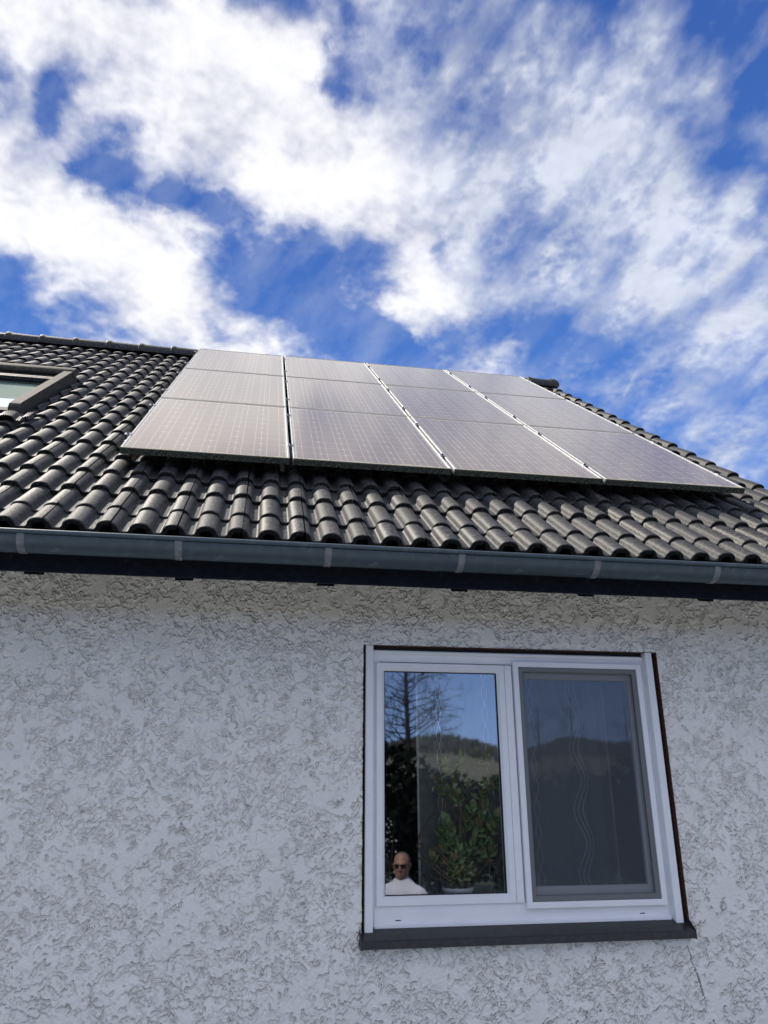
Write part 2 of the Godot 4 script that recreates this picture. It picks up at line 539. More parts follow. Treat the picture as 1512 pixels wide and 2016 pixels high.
# ---------------------------------------------------------------- materials
func make_materials() -> void:
	M.plaster = plain(1, 1, 1, 0.92)
	make_plaster(M.plaster)
	M.plaster_plain = plain(0.60, 0.59, 0.57, 0.92)
	M.tile = []
	for k in 4:
		var d: float = [0.002, 0.012, -0.006, 0.006][k]
		var t := plain(0.1, 0.1, 0.1, [0.58, 0.64, 0.54, 0.60][k], 0.0, 0.38)
		mottled(t, [[0.0, 0.012 + d, 0.013 + d, 0.016 + d], [0.42, 0.027 + d, 0.028 + d, 0.031 + d], [0.60, 0.040 + d, 0.040 + d, 0.040 + d], [0.74, 0.070 + d, 0.069 + d, 0.065 + d], [0.84, 0.17, 0.165, 0.145], [1.0, 0.29, 0.28, 0.24]], 2.6, 512, [0.028, 0.035, 0.024, 0.031][k], 5, 0.18, 40 + k)
		M.tile.append(t)
	M.tile_nose_shade = mottled(plain(0.02, 0.02, 0.02, 0.85, 0.0, 0.3), [[0.0, 0.006, 0.006, 0.006], [0.55, 0.013, 0.013, 0.012], [0.72, 0.03, 0.03, 0.027], [0.85, 0.12, 0.12, 0.10], [1.0, 0.25, 0.25, 0.22]], 6.0, 256, 0.05, 4, 0.2, 48)   # shade of the tile noses painted near-black, with lichen specks
	M.deck = plain(0.02, 0.018, 0.016, 0.9)
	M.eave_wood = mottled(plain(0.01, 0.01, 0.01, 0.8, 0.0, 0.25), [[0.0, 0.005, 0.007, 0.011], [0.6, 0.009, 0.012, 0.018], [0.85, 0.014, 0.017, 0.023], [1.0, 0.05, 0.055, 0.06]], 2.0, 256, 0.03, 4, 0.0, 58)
	M.zinc = mottled(plain(0.2, 0.2, 0.2, 0.45, 0.3), [[0.0, 0.052, 0.076, 0.092], [0.5, 0.062, 0.09, 0.108], [0.72, 0.068, 0.098, 0.116], [0.82, 0.10, 0.13, 0.148], [1.0, 0.20, 0.23, 0.24]], 1.4, 512, 0.016, 5, 0.03, 51)
	M.zinc_strap = mottled(plain(0.2, 0.2, 0.2, 0.5, 0.35), [[0.0, 0.13, 0.14, 0.15], [0.6, 0.2, 0.21, 0.22], [1.0, 0.3, 0.31, 0.32]], 4.0, 256, 0.03, 4, 0.0, 52)
	M.pvc = mottled(plain(0.7, 0.7, 0.7, 0.38), [[0.0, 0.83, 0.84, 0.86], [0.5, 0.87, 0.88, 0.895], [1.0, 0.89, 0.895, 0.90]], 1.3, 256, 0.02, 4, 0.0, 53)
	M.alu = plain(0.52, 0.54, 0.56, 0.4, 0.3)
	M.alu_grey = plain(0.17, 0.175, 0.18, 0.45, 0.25)
	M.gasket = plain(0.008, 0.008, 0.009, 0.6)
	M.sill = mottled(plain(0.03, 0.03, 0.03, 0.42), [[0.0, 0.022, 0.023, 0.025], [0.6, 0.032, 0.033, 0.036], [0.85, 0.042, 0.042, 0.044], [1.0, 0.12, 0.12, 0.11]], 3.0, 256, 0.03, 5, 0.0, 54)
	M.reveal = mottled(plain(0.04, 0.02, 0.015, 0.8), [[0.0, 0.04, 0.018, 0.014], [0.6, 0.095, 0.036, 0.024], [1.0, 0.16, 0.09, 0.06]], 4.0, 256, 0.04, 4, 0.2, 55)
	# coated glazing: each face of the pane throws back part of the light like a thin metal film and lets the rest through
	var blank := Image.create_empty(4, 4, false, Image.FORMAT_RGBA8)
	blank.fill(Color.WHITE)
	var g := plain(0.86, 0.93, 1.0, 0.02, 1.0, 0.5)
	g.transparency = BaseMaterial3D.TRANSPARENCY_ALPHA
	g.albedo_texture = ImageTexture.create_from_image(blank)
	g.albedo_color.a = 0.21
	M.pane = g
	var net := plain(0.085, 0.096, 0.113, 0.9)
	net.transparency = BaseMaterial3D.TRANSPARENCY_ALPHA
	net.albedo_color.a = 0.55
	M.net = net
	var sheer := plain(0.50, 0.55, 0.53, 0.9)
	sheer.transparency = BaseMaterial3D.TRANSPARENCY_ALPHA
	sheer.albedo_color.a = 0.42
	M.sheer = sheer
	var thread := plain(0.8, 0.82, 0.8, 0.8)
	thread.transparency = BaseMaterial3D.TRANSPARENCY_ALPHA
	thread.albedo_color.a = 0.85
	M.thread = thread
	M.hem = plain(0.6, 0.64, 0.62, 0.9)
	M.room = plain(0.16, 0.16, 0.17, 0.9)
	M.wood_dark = plain(0.10, 0.09, 0.08, 0.5)
	M.frame_alu = mottled(plain(0.5, 0.5, 0.5, 0.45, 0.25), [[0.0, 0.34, 0.34, 0.32], [0.5, 0.48, 0.48, 0.47], [1.0, 0.56, 0.56, 0.55]], 2.0, 256, 0.03, 4, 0.0, 56)
	M.frame_mossy = mottled(plain(0.1, 0.1, 0.1, 0.9), [[0.0, 0.004, 0.005, 0.004], [0.48, 0.011, 0.013, 0.009], [0.56, 0.035, 0.04, 0.028], [0.64, 0.15, 0.16, 0.12], [1.0, 0.30, 0.30, 0.24]], 3.0, 512, 0.06, 5, 0.3, 57)
	M.backsheet = plain(0.85, 0.85, 0.84, 0.8)
	M.cell = []
	for k in 4:
		M.cell.append(mottled(plain(0.05, 0.06, 0.12, 0.35), [[0.0, 0.028, 0.036, 0.085], [0.5, 0.036, 0.046, 0.11], [1.0, 0.055, 0.065, 0.13]], 3.0, 256, 0.03 + 0.004 * k, 3, 0.0, 60 + k, FastNoiseLite.TYPE_CELLULAR))
	M.busbar = plain(0.85, 0.85, 0.84, 0.5)
	var film := plain(0.66, 0.50, 0.28, 0.10, 0.0, 0.5)          # weathered solar glass with a film of dust
	film.transparency = BaseMaterial3D.TRANSPARENCY_ALPHA
	film.albedo_color.a = 0.43
	film.clearcoat_enabled = true
	film.clearcoat = 1.0
	film.clearcoat_roughness = 0.42
	M.solar_glass = film
	M.dust = mottled(plain(0.3, 0.3, 0.3, 0.95), [[0.0, 0.24, 0.22, 0.16], [0.5, 0.36, 0.34, 0.27], [1.0, 0.46, 0.44, 0.37]], 5.0, 256, 0.05, 4, 0.2, 64)
	M.steel = plain(0.45, 0.46, 0.47, 0.35, 0.7)
	M.bolt = plain(0.02, 0.02, 0.022, 0.5, 0.4)
	M.hood = mottled(plain(0.2, 0.2, 0.2, 0.72, 0.0, 0.3), [[0.0, 0.035, 0.032, 0.028], [0.5, 0.058, 0.053, 0.046], [0.8, 0.085, 0.078, 0.066], [1.0, 0.15, 0.14, 0.12]], 3.0, 256, 0.03, 4, 0.0, 65)
	M.hood_dark = plain(0.022, 0.022, 0.024, 0.6)
	M.roof_pane = g.duplicate()
	M.roof_pane.albedo_color.a = 0.06
	M.blind = plain(0.12, 0.20, 0.15, 0.9)
	M.blind_pale = plain(0.72, 0.85, 0.84, 0.9)
	M.bounce_paving = mottled(plain(0.4, 0.4, 0.4, 0.9), [[0.0, 0.20, 0.21, 0.22], [0.5, 0.27, 0.28, 0.295], [1.0, 0.32, 0.335, 0.35]], 0.6, 512, 0.02, 5, 0.1, 66)  # tone of the added paving, chosen for its bounce
	M.grass = mottled(plain(0.05, 0.06, 0.02, 0.95), [[0.0, 0.016, 0.022, 0.007], [0.5, 0.03, 0.044, 0.014], [1.0, 0.055, 0.06, 0.024]], 0.35, 512, 0.03, 5, 0.0, 67)
	M.hill = mottled(plain(0.06, 0.06, 0.03, 0.95), [[0.0, 0.05, 0.053, 0.034], [0.45, 0.08, 0.082, 0.05], [0.6, 0.10, 0.09, 0.068], [1.0, 0.125, 0.11, 0.09]], 0.012, 512, 0.02, 4, 0.0, 68)  # pale tones stand in for haze over the distance
	M.bark = mottled(plain(0.03, 0.025, 0.02, 0.95), [[0.0, 0.012, 0.011, 0.01], [0.6, 0.028, 0.025, 0.021], [1.0, 0.06, 0.055, 0.045]], 2.0, 256, 0.03, 4, 0.0, 69)
	M.twig = plain(0.10, 0.09, 0.07, 0.9)
	M.evergreen = plain(0.006, 0.009, 0.007, 0.9, 0.0, 0.2)
	M.blossom = plain(0.75, 0.74, 0.7, 0.8)
	M.leaf = []
	for c in [[0.21, 0.31, 0.14], [0.26, 0.36, 0.155], [0.17, 0.26, 0.125], [0.38, 0.39, 0.15], [0.42, 0.27, 0.15]]:
		var l := plain(c[0], c[1], c[2], 0.36)
		l.backlight_enabled = true
		l.backlight = lin(0.05, 0.09, 0.02)
		M.leaf.append(l)
	M.leaf_dark = plain(0.02, 0.022, 0.014, 0.6)
	M.stem = mottled(plain(0.1, 0.08, 0.06, 0.85), [[0.0, 0.07, 0.058, 0.04], [0.5, 0.14, 0.12, 0.085], [1.0, 0.22, 0.19, 0.14]], 9.0, 256, 0.04, 4, 0.1, 70)
	M.pot = plain(0.80, 0.84, 0.80, 0.25)
	M.soil = plain(0.03, 0.02, 0.013, 0.95)
	M.skin = plain(0.26, 0.125, 0.085, 0.55)
	M.skin.subsurf_scatter_enabled = true
	M.skin.subsurf_scatter_strength = 0.15
	M.shirt = plain(0.50, 0.49, 0.56, 0.9)
	M.trousers = plain(0.035, 0.045, 0.07, 0.9)
	M.shoe = plain(0.02, 0.018, 0.016, 0.5)
	M.hair = plain(0.05, 0.045, 0.042, 0.8)
	M.lens = plain(0.006, 0.006, 0.007, 0.06)


# ---------------------------------------------------------------- the tiles
const CREST := 0.045      # height of a tile's wave
const WAVE := 0.0535      # half its width


func wave(x: float) -> float:
	var t := absf(fposmod(x - 0.128 + 0.075, 0.15) - 0.075) / WAVE
	if t >= 1.18:
		return 0.0
	if t > 0.93:                                    # fillet into the pan
		var k := (1.18 - t) / 0.25
		return CREST * 0.3 * k * k
	return CREST * (0.3 + 0.7 * pow(maxf(0.0, 1.0 - pow(t / 0.95, 2.3)), 0.62))


func tile_mesh(x0: float, x1: float, long := 0.41) -> ArrayMesh:
	var xs := [x0, x1]
	for c in [-0.022, 0.128, 0.278]:
		for s in [-1.2, -1.08, -0.97, -0.9, -0.78, -0.6, -0.38, -0.15, 0.0, 0.15, 0.38, 0.6, 0.78, 0.9, 0.97, 1.08, 1.2]:
			var x: float = c + s * WAVE
			if x > x0 + 0.002 and x < x1 - 0.002:
				xs.append(x)
	xs.sort()
	var rows := []
	var fall := 0.024 / GAUGE
	for q in [[-long, 0.0], [-0.2, 0.0], [-0.012, 0.0], [-0.005, -0.0012], [-0.002, -0.0045], [-0.002, -0.0045], [0.0, -0.007], [0.0, -0.024], [-0.0005, -0.026], [-0.06, -0.026]]:
		var row := PackedVector3Array()
		for x in xs:
			var h := wave(x)
			var e := 0.0008
			var side := Vector2(wave(x - e) - wave(x + e), 2.0 * e).normalized()
			var off: float = q[1]
			row.append(Vector3(clampf(x + side.x * off, x0, x1), h + side.y * off + 0.024 + q[0] * fall, q[0]))
		rows.append(row)
	var mb := MB.new()
	mb.grid(rows.slice(0, 5))
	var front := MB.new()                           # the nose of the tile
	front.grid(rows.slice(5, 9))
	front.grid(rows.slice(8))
	for s in [0, xs.size() - 1]:                    # the edges along the side joints
		var row := PackedVector3Array()
		var under := PackedVector3Array()
		for k in 5:
			row.append(rows[k][s])
			under.append(rows[k][s] - Vector3(0, 0.02, 0))
		mb.grid([row, under])
	var made := mb.mesh()
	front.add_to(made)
	return made


func build_roof() -> void:
	roof = node("roof", house, slope)
	var deck := MB.new()
	deck.box(Vector3(-0.65, -0.065, -3.07), Vector3(8.68, 0.024, 6.18), 0.0)
	put(deck.mesh(), "deck", M.deck, roof)
	var whole := tile_mesh(0.0, 0.2945)
	var verge := tile_mesh(0.0, 0.1815)
	var beside := tile_mesh(0.168, 0.2945)
	var rest := MB.new()
	var n := 0
	for j in range(-13, 16):
		var x := CREST0 + 0.15 * (2 * j + 1) + 0.022
		for k in 19:
			var s := 0.0 if k == 0 else 0.25 + GAUGE * (k - 1)
			var mesh := verge if j == 15 else whole
			if x > -0.7 and x < 2.75 and s > 2.1 and s < 5.6:
				continue                            # wholly under the solar panels
			if s > 2.0 and s < 3.6 and x > -2.5 and x < -1.7:
				if x < -1.9:
					continue                        # the roof window
				mesh = beside
			var at := Transform3D(Basis.from_euler(Vector3(rng.randfn(0.0, 0.006), rng.randfn(0.0, 0.004), rng.randfn(0.0, 0.005))), Vector3(x + rng.randfn(0.0, 0.0012), -0.018 + rng.randfn(0.0, 0.0012), -s + rng.randfn(0.0, 0.003)))
			if k == 0:
				at.origin.y += 0.004
			if j >= -7:
				var o := put(mesh, numbered("roof_tile", n), null, roof)
				o.set_surface_override_material(0, M.tile[rng.randi_range(0, 3)])
				o.set_surface_override_material(1, M.tile_nose_shade)
				o.transform = at
				n += 1
			else:
				var a := mesh.surface_get_arrays(0)
				var from := rest.v.size()
				for q in a[Mesh.ARRAY_VERTEX].size():
					rest.v.append(at * a[Mesh.ARRAY_VERTEX][q])
					rest.n.append(at.basis * a[Mesh.ARRAY_NORMAL][q])
					rest.t.append(Vector2.ZERO)
				for q in a[Mesh.ARRAY_INDEX]:
					rest.i.append(q + from)
	put(rest.mesh(), "outer_tiles", M.tile[0], roof).set_meta("kind", "stuff")
	# ridge caps: each overlaps the next towards the gable
	var cap := MB.new()
	var rows := []
	for q in [[0.0, 0.100], [0.0, 0.122], [0.012, 0.128], [0.05, 0.126], [0.07, 0.118], [0.42, 0.106]]:
		var row := PackedVector3Array()
		for a in 15:
			var g := PI * (a / 14.0 * 1.16 - 0.08)
			row.append(Vector3(q[0], sin(g) * q[1], cos(g) * q[1] * 1.1))
		rows.append(row)
	cap.grid(rows)
	var cap_mesh := cap.mesh()
	var top := slope * Vector3(0, 0, -6.15)
	var undo := slope.affine_inverse()
	for k in 22:
		var o := put(cap_mesh, numbered("ridge_tile", k), M.tile[k % 4], roof)
		o.transform = undo * Transform3D(Basis.from_euler(Vector3(0, rng.randfn(0.0, 0.006), rng.randfn(0.0, 0.004))), Vector3(3.30 - 0.3735 * k, top.y + 0.003 + rng.randfn(0.0, 0.0015), top.z))
	var end := MB.new()
	rows = []
	for q in [[0.0, 0.118], [0.02, 0.130], [0.075, 0.132], [0.10, 0.124], [0.11, 0.10], [0.116, 0.0]]:
		var row := PackedVector3Array()
		for a in 15:
			var g := PI * (a / 14.0 * 1.16 - 0.08)
			row.append(Vector3(q[0], sin(g) * q[1], cos(g) * q[1]))
		rows.append(row)
	end.grid(rows)
	put(end.mesh(), "ridge_end_cap", M.tile[1], roof).transform = undo * Transform3D(Basis.IDENTITY, Vector3(3.60, top.y + 0.002, top.z))
	# the slope behind the ridge
	var back := MB.new()
	back.quad(Vector3(-5.0, top.y + 0.01, top.z), Vector3(3.68, top.y + 0.01, top.z), Vector3(3.68, EAVE.y, 2.0 * top.z - EAVE.z), Vector3(-5.0, EAVE.y, 2.0 * top.z - EAVE.z), Vector3(0, 0, top.z))
	put(back.mesh(), "rear_slope", M.tile[0], roof).transform = undo


# ---------------------------------------------------------------- eaves and gutter
func build_eaves() -> void:
	var g := MB.new()
	var at := Vector3(0, 1.075 + EYE, -3.462)
	var rows := []
	for x in [-5.0, 0.80, 0.803, 0.845, 0.848, 3.72]:
		var grow := 0.002 if x > 0.802 and x < 0.846 else 0.0
		var row := PackedVector3Array()
		for k in 25:
			var a := PI * (-0.06 - 0.90 * k / 24.0)
			row.append(Vector3(x, at.y + sin(a) * (0.076 + grow), at.z + cos(a) * (0.076 + grow)))
		for k in 25:
			var a := PI * (-0.96 + 0.90 * k / 24.0)
			row.append(Vector3(x, at.y + sin(a) * 0.0745, at.z + cos(a) * 0.0745))
		rows.append(row)
	g.grid(rows, true)
	var gutter := node("gutter", house)
	put(g.mesh(), "trough", M.zinc, gutter)
	var b := MB.new()
	var lip := Vector3(0, at.y - 0.002, at.z + 0.079)
	b.tube([Vector3(-5.0, lip.y, lip.z), Vector3(0.815, lip.y, lip.z)], [0.0105, 0.0105], 14)
	b.tube([Vector3(0.815, lip.y, lip.z), Vector3(0.84, lip.y, lip.z)], [0.0118, 0.0118], 14)
	b.tube([Vector3(0.84, lip.y, lip.z), Vector3(3.72, lip.y, lip.z)], [0.0105, 0.0105], 14)
	put(b.mesh(), "bead", M.zinc, gutter)
	for x in [-3.05, -2.38, -1.71, -1.035, -0.362, 0.317, 0.956, 1.645, 2.29, 2.96, 3.6]:
		var s := MB.new()
		rows = []
		for q in [[-0.0165, 0.0765], [-0.0150, 0.0795], [0.0150, 0.0795], [0.0165, 0.0765]]:
			var row := PackedVector3Array()
			for k in 17:
				var a := PI * (-0.045 - 0.74 * k / 16.0)
				row.append(Vector3(x + q[0], at.y + sin(a) * q[1], at.z + cos(a) * q[1]))
			rows.append(row)
		s.grid(rows)
		put(s.mesh(), "bracket", M.zinc_strap, gutter)
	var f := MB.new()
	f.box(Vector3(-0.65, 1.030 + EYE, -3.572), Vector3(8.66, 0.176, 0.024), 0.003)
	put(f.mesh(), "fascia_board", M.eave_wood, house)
	var r := MB.new()
	var cut := [Vector2(-0.062, -0.201), Vector2(0.036, -0.078), Vector2(1.25, -0.078), Vector2(1.25, -0.201)]   # plumb-cut tail
	for k in 4:
		var p: Vector2 = cut[k]
		var q: Vector2 = cut[(k + 1) % 4]
		r.quad(Vector3(-0.042, p.y, -p.x), Vector3(0.042, p.y, -p.x), Vector3(0.042, q.y, -q.x), Vector3(-0.042, q.y, -q.x), Vector3(0, -0.14, -0.5))
	for x in [-0.042, 0.042]:
		r.quad(Vector3(x, cut[0].y, -cut[0].x), Vector3(x, cut[1].y, -cut[1].x), Vector3(x, cut[2].y, -cut[2].x), Vector3(x, cut[3].y, -cut[3].x), Vector3(0, -0.14, -0.5))
	var rafter := r.mesh()
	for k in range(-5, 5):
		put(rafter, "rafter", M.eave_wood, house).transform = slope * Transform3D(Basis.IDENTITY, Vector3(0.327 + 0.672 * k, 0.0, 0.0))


# ---------------------------------------------------------------- walls and room
func wall_piece(mb: MB, x0: float, x1: float, y0: float, y1: float) -> void:
	var P := func(x: float, y: float) -> Vector2: return Vector2((x + 1.6) / 4.9, (1.25 - y) / 2.45)
	mb.sheet(Vector3(x0, y0 + EYE, WALL), Vector3(x0, y1 + EYE, WALL), Vector3(x1, y1 + EYE, WALL), Vector3(x1, y0 + EYE, WALL), [P.call(x0, y0), P.call(x0, y1), P.call(x1, y1), P.call(x1, y0)])


# the plaster in view as relief: a fine grid pushed in and out by the scores
func scored_wall(mb: MB, opening: Rect2) -> void:
	var nx := 1370
	var ny := 566
	var x0 := -3.5
	var y0 := -1.7
	var sx := 7.0 / nx
	var sy := 2.89 / ny
	var data := plaster_relief.get_data()
	var h := PackedFloat32Array()
	h.resize((nx + 1) * (ny + 1))
	var at := mb.v.size()
	for r in ny + 1:
		var row := int(pingpong((1.25 - y0 - sy * r) / 2.45, 1.0) * 1023.0) * 2048
		for c in nx + 1:
			h[r * (nx + 1) + c] = (data[(row + int(pingpong((x0 + sx * c + 1.6) / 4.9, 1.0) * 2047.0)) * 4] - 160) / 255.0 * 0.043
	for r in ny + 1:
		for c in nx + 1:
			var k := r * (nx + 1) + c
			var edge := c == 0 or c == nx or r == 0 or r == ny
			var x := x0 + sx * c
			var y := y0 + sy * r
			var n := Vector3(0, 0, 1)
			if not edge:
				n = Vector3((h[k - 1] - h[k + 1]) / (2.0 * sx), (h[k - nx - 1] - h[k + nx + 1]) / (2.0 * sy), 1.0).normalized()
			mb.v.append(Vector3(x, y + EYE, WALL + (0.0 if edge else h[k])))
			mb.n.append(n)
			mb.t.append(Vector2(pingpong((x + 1.6) / 4.9, 1.0), pingpong((1.25 - y) / 2.45, 1.0)))
	for r in ny:
		for c in nx:
			if opening.has_point(Vector2(x0 + sx * (c + 0.5), y0 + sy * (r + 0.5))):
				continue
			var k := at + r * (nx + 1) + c
			mb.i.append_array([k, k + nx + 1, k + nx + 2, k, k + nx + 2, k + 1])


func build_walls() -> void:
	var X0 := 0.582
	var X1 := 2.284
	var Y0 := -0.672
	var Y1 := 0.747
	var top := 1.505
	var mb := MB.new()
	wall_piece(mb, -4.7, -3.5, -EYE, top)
	wall_piece(mb, -3.5, 3.5, -EYE, -1.7)
	wall_piece(mb, -3.5, 3.5, 1.19, top)
	scored_wall(mb, Rect2(X0, Y0, X1 - X0, Y1 - Y0))
	put(mb.mesh(), "front_wall", M.plaster, house)
	var rv := MB.new()
	var zi := WALL - 0.3
	for e in [[X0, Y0, X0, Y1], [X0, Y1, X1, Y1], [X1, Y1, X1, Y0], [X1, Y0, X0, Y0]]:
		rv.quad(Vector3(e[0], e[1] + EYE, WALL), Vector3(e[2], e[3] + EYE, WALL), Vector3(e[2], e[3] + EYE, zi), Vector3(e[0], e[1] + EYE, zi))
	put(rv.mesh(), "window_reveal", M.reveal, house)
	var g := MB.new()
	var apex := slope * Vector3(0, -0.06, -6.15)
	var back := 2.0 * apex.z - WALL
	for x in [-4.7, 3.5]:
		g.quad(Vector3(x, 0, WALL), Vector3(x, top + EYE, WALL), Vector3(x, top + EYE, back), Vector3(x, 0, back))
		g.tri(Vector3(x, top + EYE, WALL), Vector3(x, apex.y, apex.z), Vector3(x, top + EYE, back))
	g.quad(Vector3(-4.7, 0, back), Vector3(-4.7, top + EYE, back), Vector3(3.5, top + EYE, back), Vector3(3.5, 0, back))
	put(g.mesh(), "gable_wall", M.plaster_plain, house)
	var r := MB.new()                               # the room behind the window
	r.box(Vector3(1.2, 0.2, zi - 1.9), Vector3(4.4, 0.1, 3.8), 0.0)
	r.box(Vector3(1.2, 1.15 + EYE, zi - 1.9), Vector3(4.4, 0.1, 3.8), 0.0)
	r.box(Vector3(1.2, 1.8, zi - 3.85), Vector3(4.4, 3.4, 0.1), 0.0)
	for x in [-1.0, 3.4]:
		r.box(Vector3(x, 1.8, zi - 1.9), Vector3(0.1, 3.4, 3.8), 0.0)
	for e in [[-1.0, X0 - 0.003, -EYE, 1.2], [X1 + 0.003, 3.4, -EYE, 1.2], [X0, X1, -EYE, Y0 - 0.003], [X0, X1, Y1 + 0.003, 1.2]]:
		r.box(Vector3((e[0] + e[1]) / 2.0, (e[2] + e[3]) / 2.0 + EYE, zi + 0.03), Vector3(e[1] - e[0], e[3] - e[2], 0.06), 0.0)
	put(r.mesh(), "room", M.room, house)
	var sill := MB.new()
	sill.box(Vector3(1.43, -0.588 + EYE, -4.325), Vector3(1.69, 0.03, 0.26), 0.004)
	put(sill.mesh(), "inner_sill", plain(0.66, 0.66, 0.65, 0.35), house)


# ---------------------------------------------------------------- the window
func build_window() -> void:
	var w := node("window", house, Transform3D(Basis.IDENTITY, Vector3(0, EYE, 0)))
	var Z := -4.13
	# outer frame
	var mb := MB.new()
	mb.ring(0.632, -0.632, 2.224, 0.715, [[0.0, -4.20], [0.0, Z - 0.011], [0.002, Z - 0.009], [0.012, Z - 0.009], [0.0135, Z - 0.012], [0.05, Z - 0.012], [0.05, -4.20]])
	mb.box(Vector3(1.43, -0.5785, Z - 0.026), Vector3(1.56, 0.099, 0.04), 0.003)      # deep lower rail
	mb.box(Vector3(1.43, -0.620, Z - 0.008), Vector3(1.56, 0.018, 0.03), 0.003)      # drip strip
	put(mb.mesh(), "outer_frame", M.pvc, w)
	for x in [0.618, 2.2395]:                       # guides of the roller shutter
		var g := MB.new()
		g.box(Vector3(x, 0.049, Z + 0.008), Vector3(0.0415, 1.396, 0.052), 0.003)
		put(g.mesh(), "guide_rail", M.pvc, w)
	var s := MB.new()
	s.box(Vector3(1.428, 0.7165, Z - 0.002), Vector3(1.576, 0.019, 0.018), 0.006)
	put(s.mesh(), "shutter_bar", M.pvc, w)
	var dark := MB.new()
	dark.box(Vector3(1.43, 0.745, Z - 0.03), Vector3(1.69, 0.03, 0.03), 0.0)
	put(dark.mesh(), "shutter_slot", M.gasket, w)
	# the casement with the clear pane
	var profile := [[0.0, Z - 0.05], [0.0, Z + 0.003], [0.003, Z + 0.007], [0.030, Z + 0.007], [0.034, Z + 0.004], [0.0445, Z - 0.006], [0.0445, Z - 0.05]]
	var c := MB.new()
	c.ring(0.659, -0.532, 1.379, 0.659, profile)
	put(c.mesh(), "sash", M.pvc, w)
	var ga := MB.new()
	ga.ring(0.7035, -0.4875, 1.3345, 0.6145, [[0.0, Z - 0.0055], [0.0035, Z - 0.010], [0.0035, Z - 0.03]])
	put(ga.mesh(), "gasket", M.gasket, w)
	var p := MB.new()
	p.box(Vector3(1.019, 0.0635, Z - 0.020), Vector3(0.632, 1.103, 0.006), 0.0)
	put(p.mesh(), "pane", M.pane, w)
	var mu := MB.new()
	mu.box(Vector3(1.4005, 0.0635, Z - 0.013), Vector3(0.0405, 1.191, 0.04), 0.003)
	put(mu.mesh(), "mullion", M.pvc, w)
	# the casement behind the insect screen
	var c2 := MB.new()
	c2.ring(1.4225, -0.532, 2.186, 0.659, [[0.0, Z - 0.05], [0.0, Z - 0.016], [0.062, Z - 0.016], [0.070, Z - 0.024], [0.070, Z - 0.05]])
	put(c2.mesh(), "sash", M.pvc, w)
	var p2 := MB.new()
	p2.box(Vector3(1.804, 0.0635, Z - 0.034), Vector3(0.64, 1.07, 0.006), 0.0)
	put(p2.mesh(), "pane", M.pane, w)
	var sf := MB.new()
	sf.ring(1.428, -0.5575, 2.1905, 0.680, [[0.0, Z - 0.012], [0.0, Z + 0.018], [0.002, Z + 0.020], [0.028, Z + 0.020], [0.0295, Z + 0.018], [0.0295, Z + 0.004]])
	put(sf.mesh(), "screen_frame", M.pvc, w)
	var si := MB.new()
	si.ring(1.4575, -0.528, 2.161, 0.6505, [[0.0, Z + 0.008], [0.003, Z + 0.013], [0.022, Z + 0.013], [0.027, Z + 0.009], [0.0275, Z - 0.004]])
	put(si.mesh(), "screen_inner_frame", M.alu_grey, w)
	var net := MB.new()
	net.quad(Vector3(1.484, -0.501, Z + 0.002), Vector3(1.484, 0.624, Z + 0.002), Vector3(2.134, 0.624, Z + 0.002), Vector3(2.134, -0.501, Z + 0.002))
	put(net.mesh(), "insect_mesh", M.net, w)
	for x in [0.770, 2.056]:                        # drain slots
		var d := MB.new()
		d.box(Vector3(x, -0.5955, Z - 0.006), Vector3(0.026, 0.0045, 0.002), 0.0)
		put(d.mesh(), "drain_slot", M.gasket, w)
	# metal sill with turned-up ends
	var sl := MB.new()
	var A := [[-0.626, -4.155], [-0.628, -4.122], [-0.664, -4.034], [-0.668, -4.030], [-0.699, -4.030], [-0.702, -4.036], [-0.702, -4.062]]
	var rows := []
	for x in [0.574, 2.281]:
		var row := PackedVector3Array()
		for q in A:
			row.append(Vector3(x, q[0], q[1]))
		rows.append(row)
	for k in A.size() - 1:
		sl.quad(rows[0][k], rows[1][k], rows[1][k + 1], rows[0][k + 1])
	put(sl.mesh(), "sill", M.sill, w)
	for x in [0.5735, 2.2815]:
		var e := MB.new()
		var pts := [Vector2(-4.15, -0.61), Vector2(-4.085, -0.622), Vector2(-4.045, -0.650), Vector2(-4.028, -0.664), Vector2(-4.028, -0.704), Vector2(-4.15, -0.704)]
		for k in pts.size():
			var q: Vector2 = pts[k]
			var z: Vector2 = pts[(k + 1) % pts.size()]
			e.quad(Vector3(x - 0.002, q.y, q.x), Vector3(x + 0.002, q.y, q.x), Vector3(x + 0.002, z.y, z.x), Vector3(x - 0.002, z.y, z.x), Vector3(x, -0.66, -4.09))
			if k > 0 and k < pts.size() - 1:
				for side in [-0.002, 0.002]:
					e.tri(Vector3(x + side, pts[0].y, pts[0].x), Vector3(x + side, q.y, q.x), Vector3(x + side, z.y, z.x))
		put(e.mesh(), "sill_end_cap", M.sill, w)


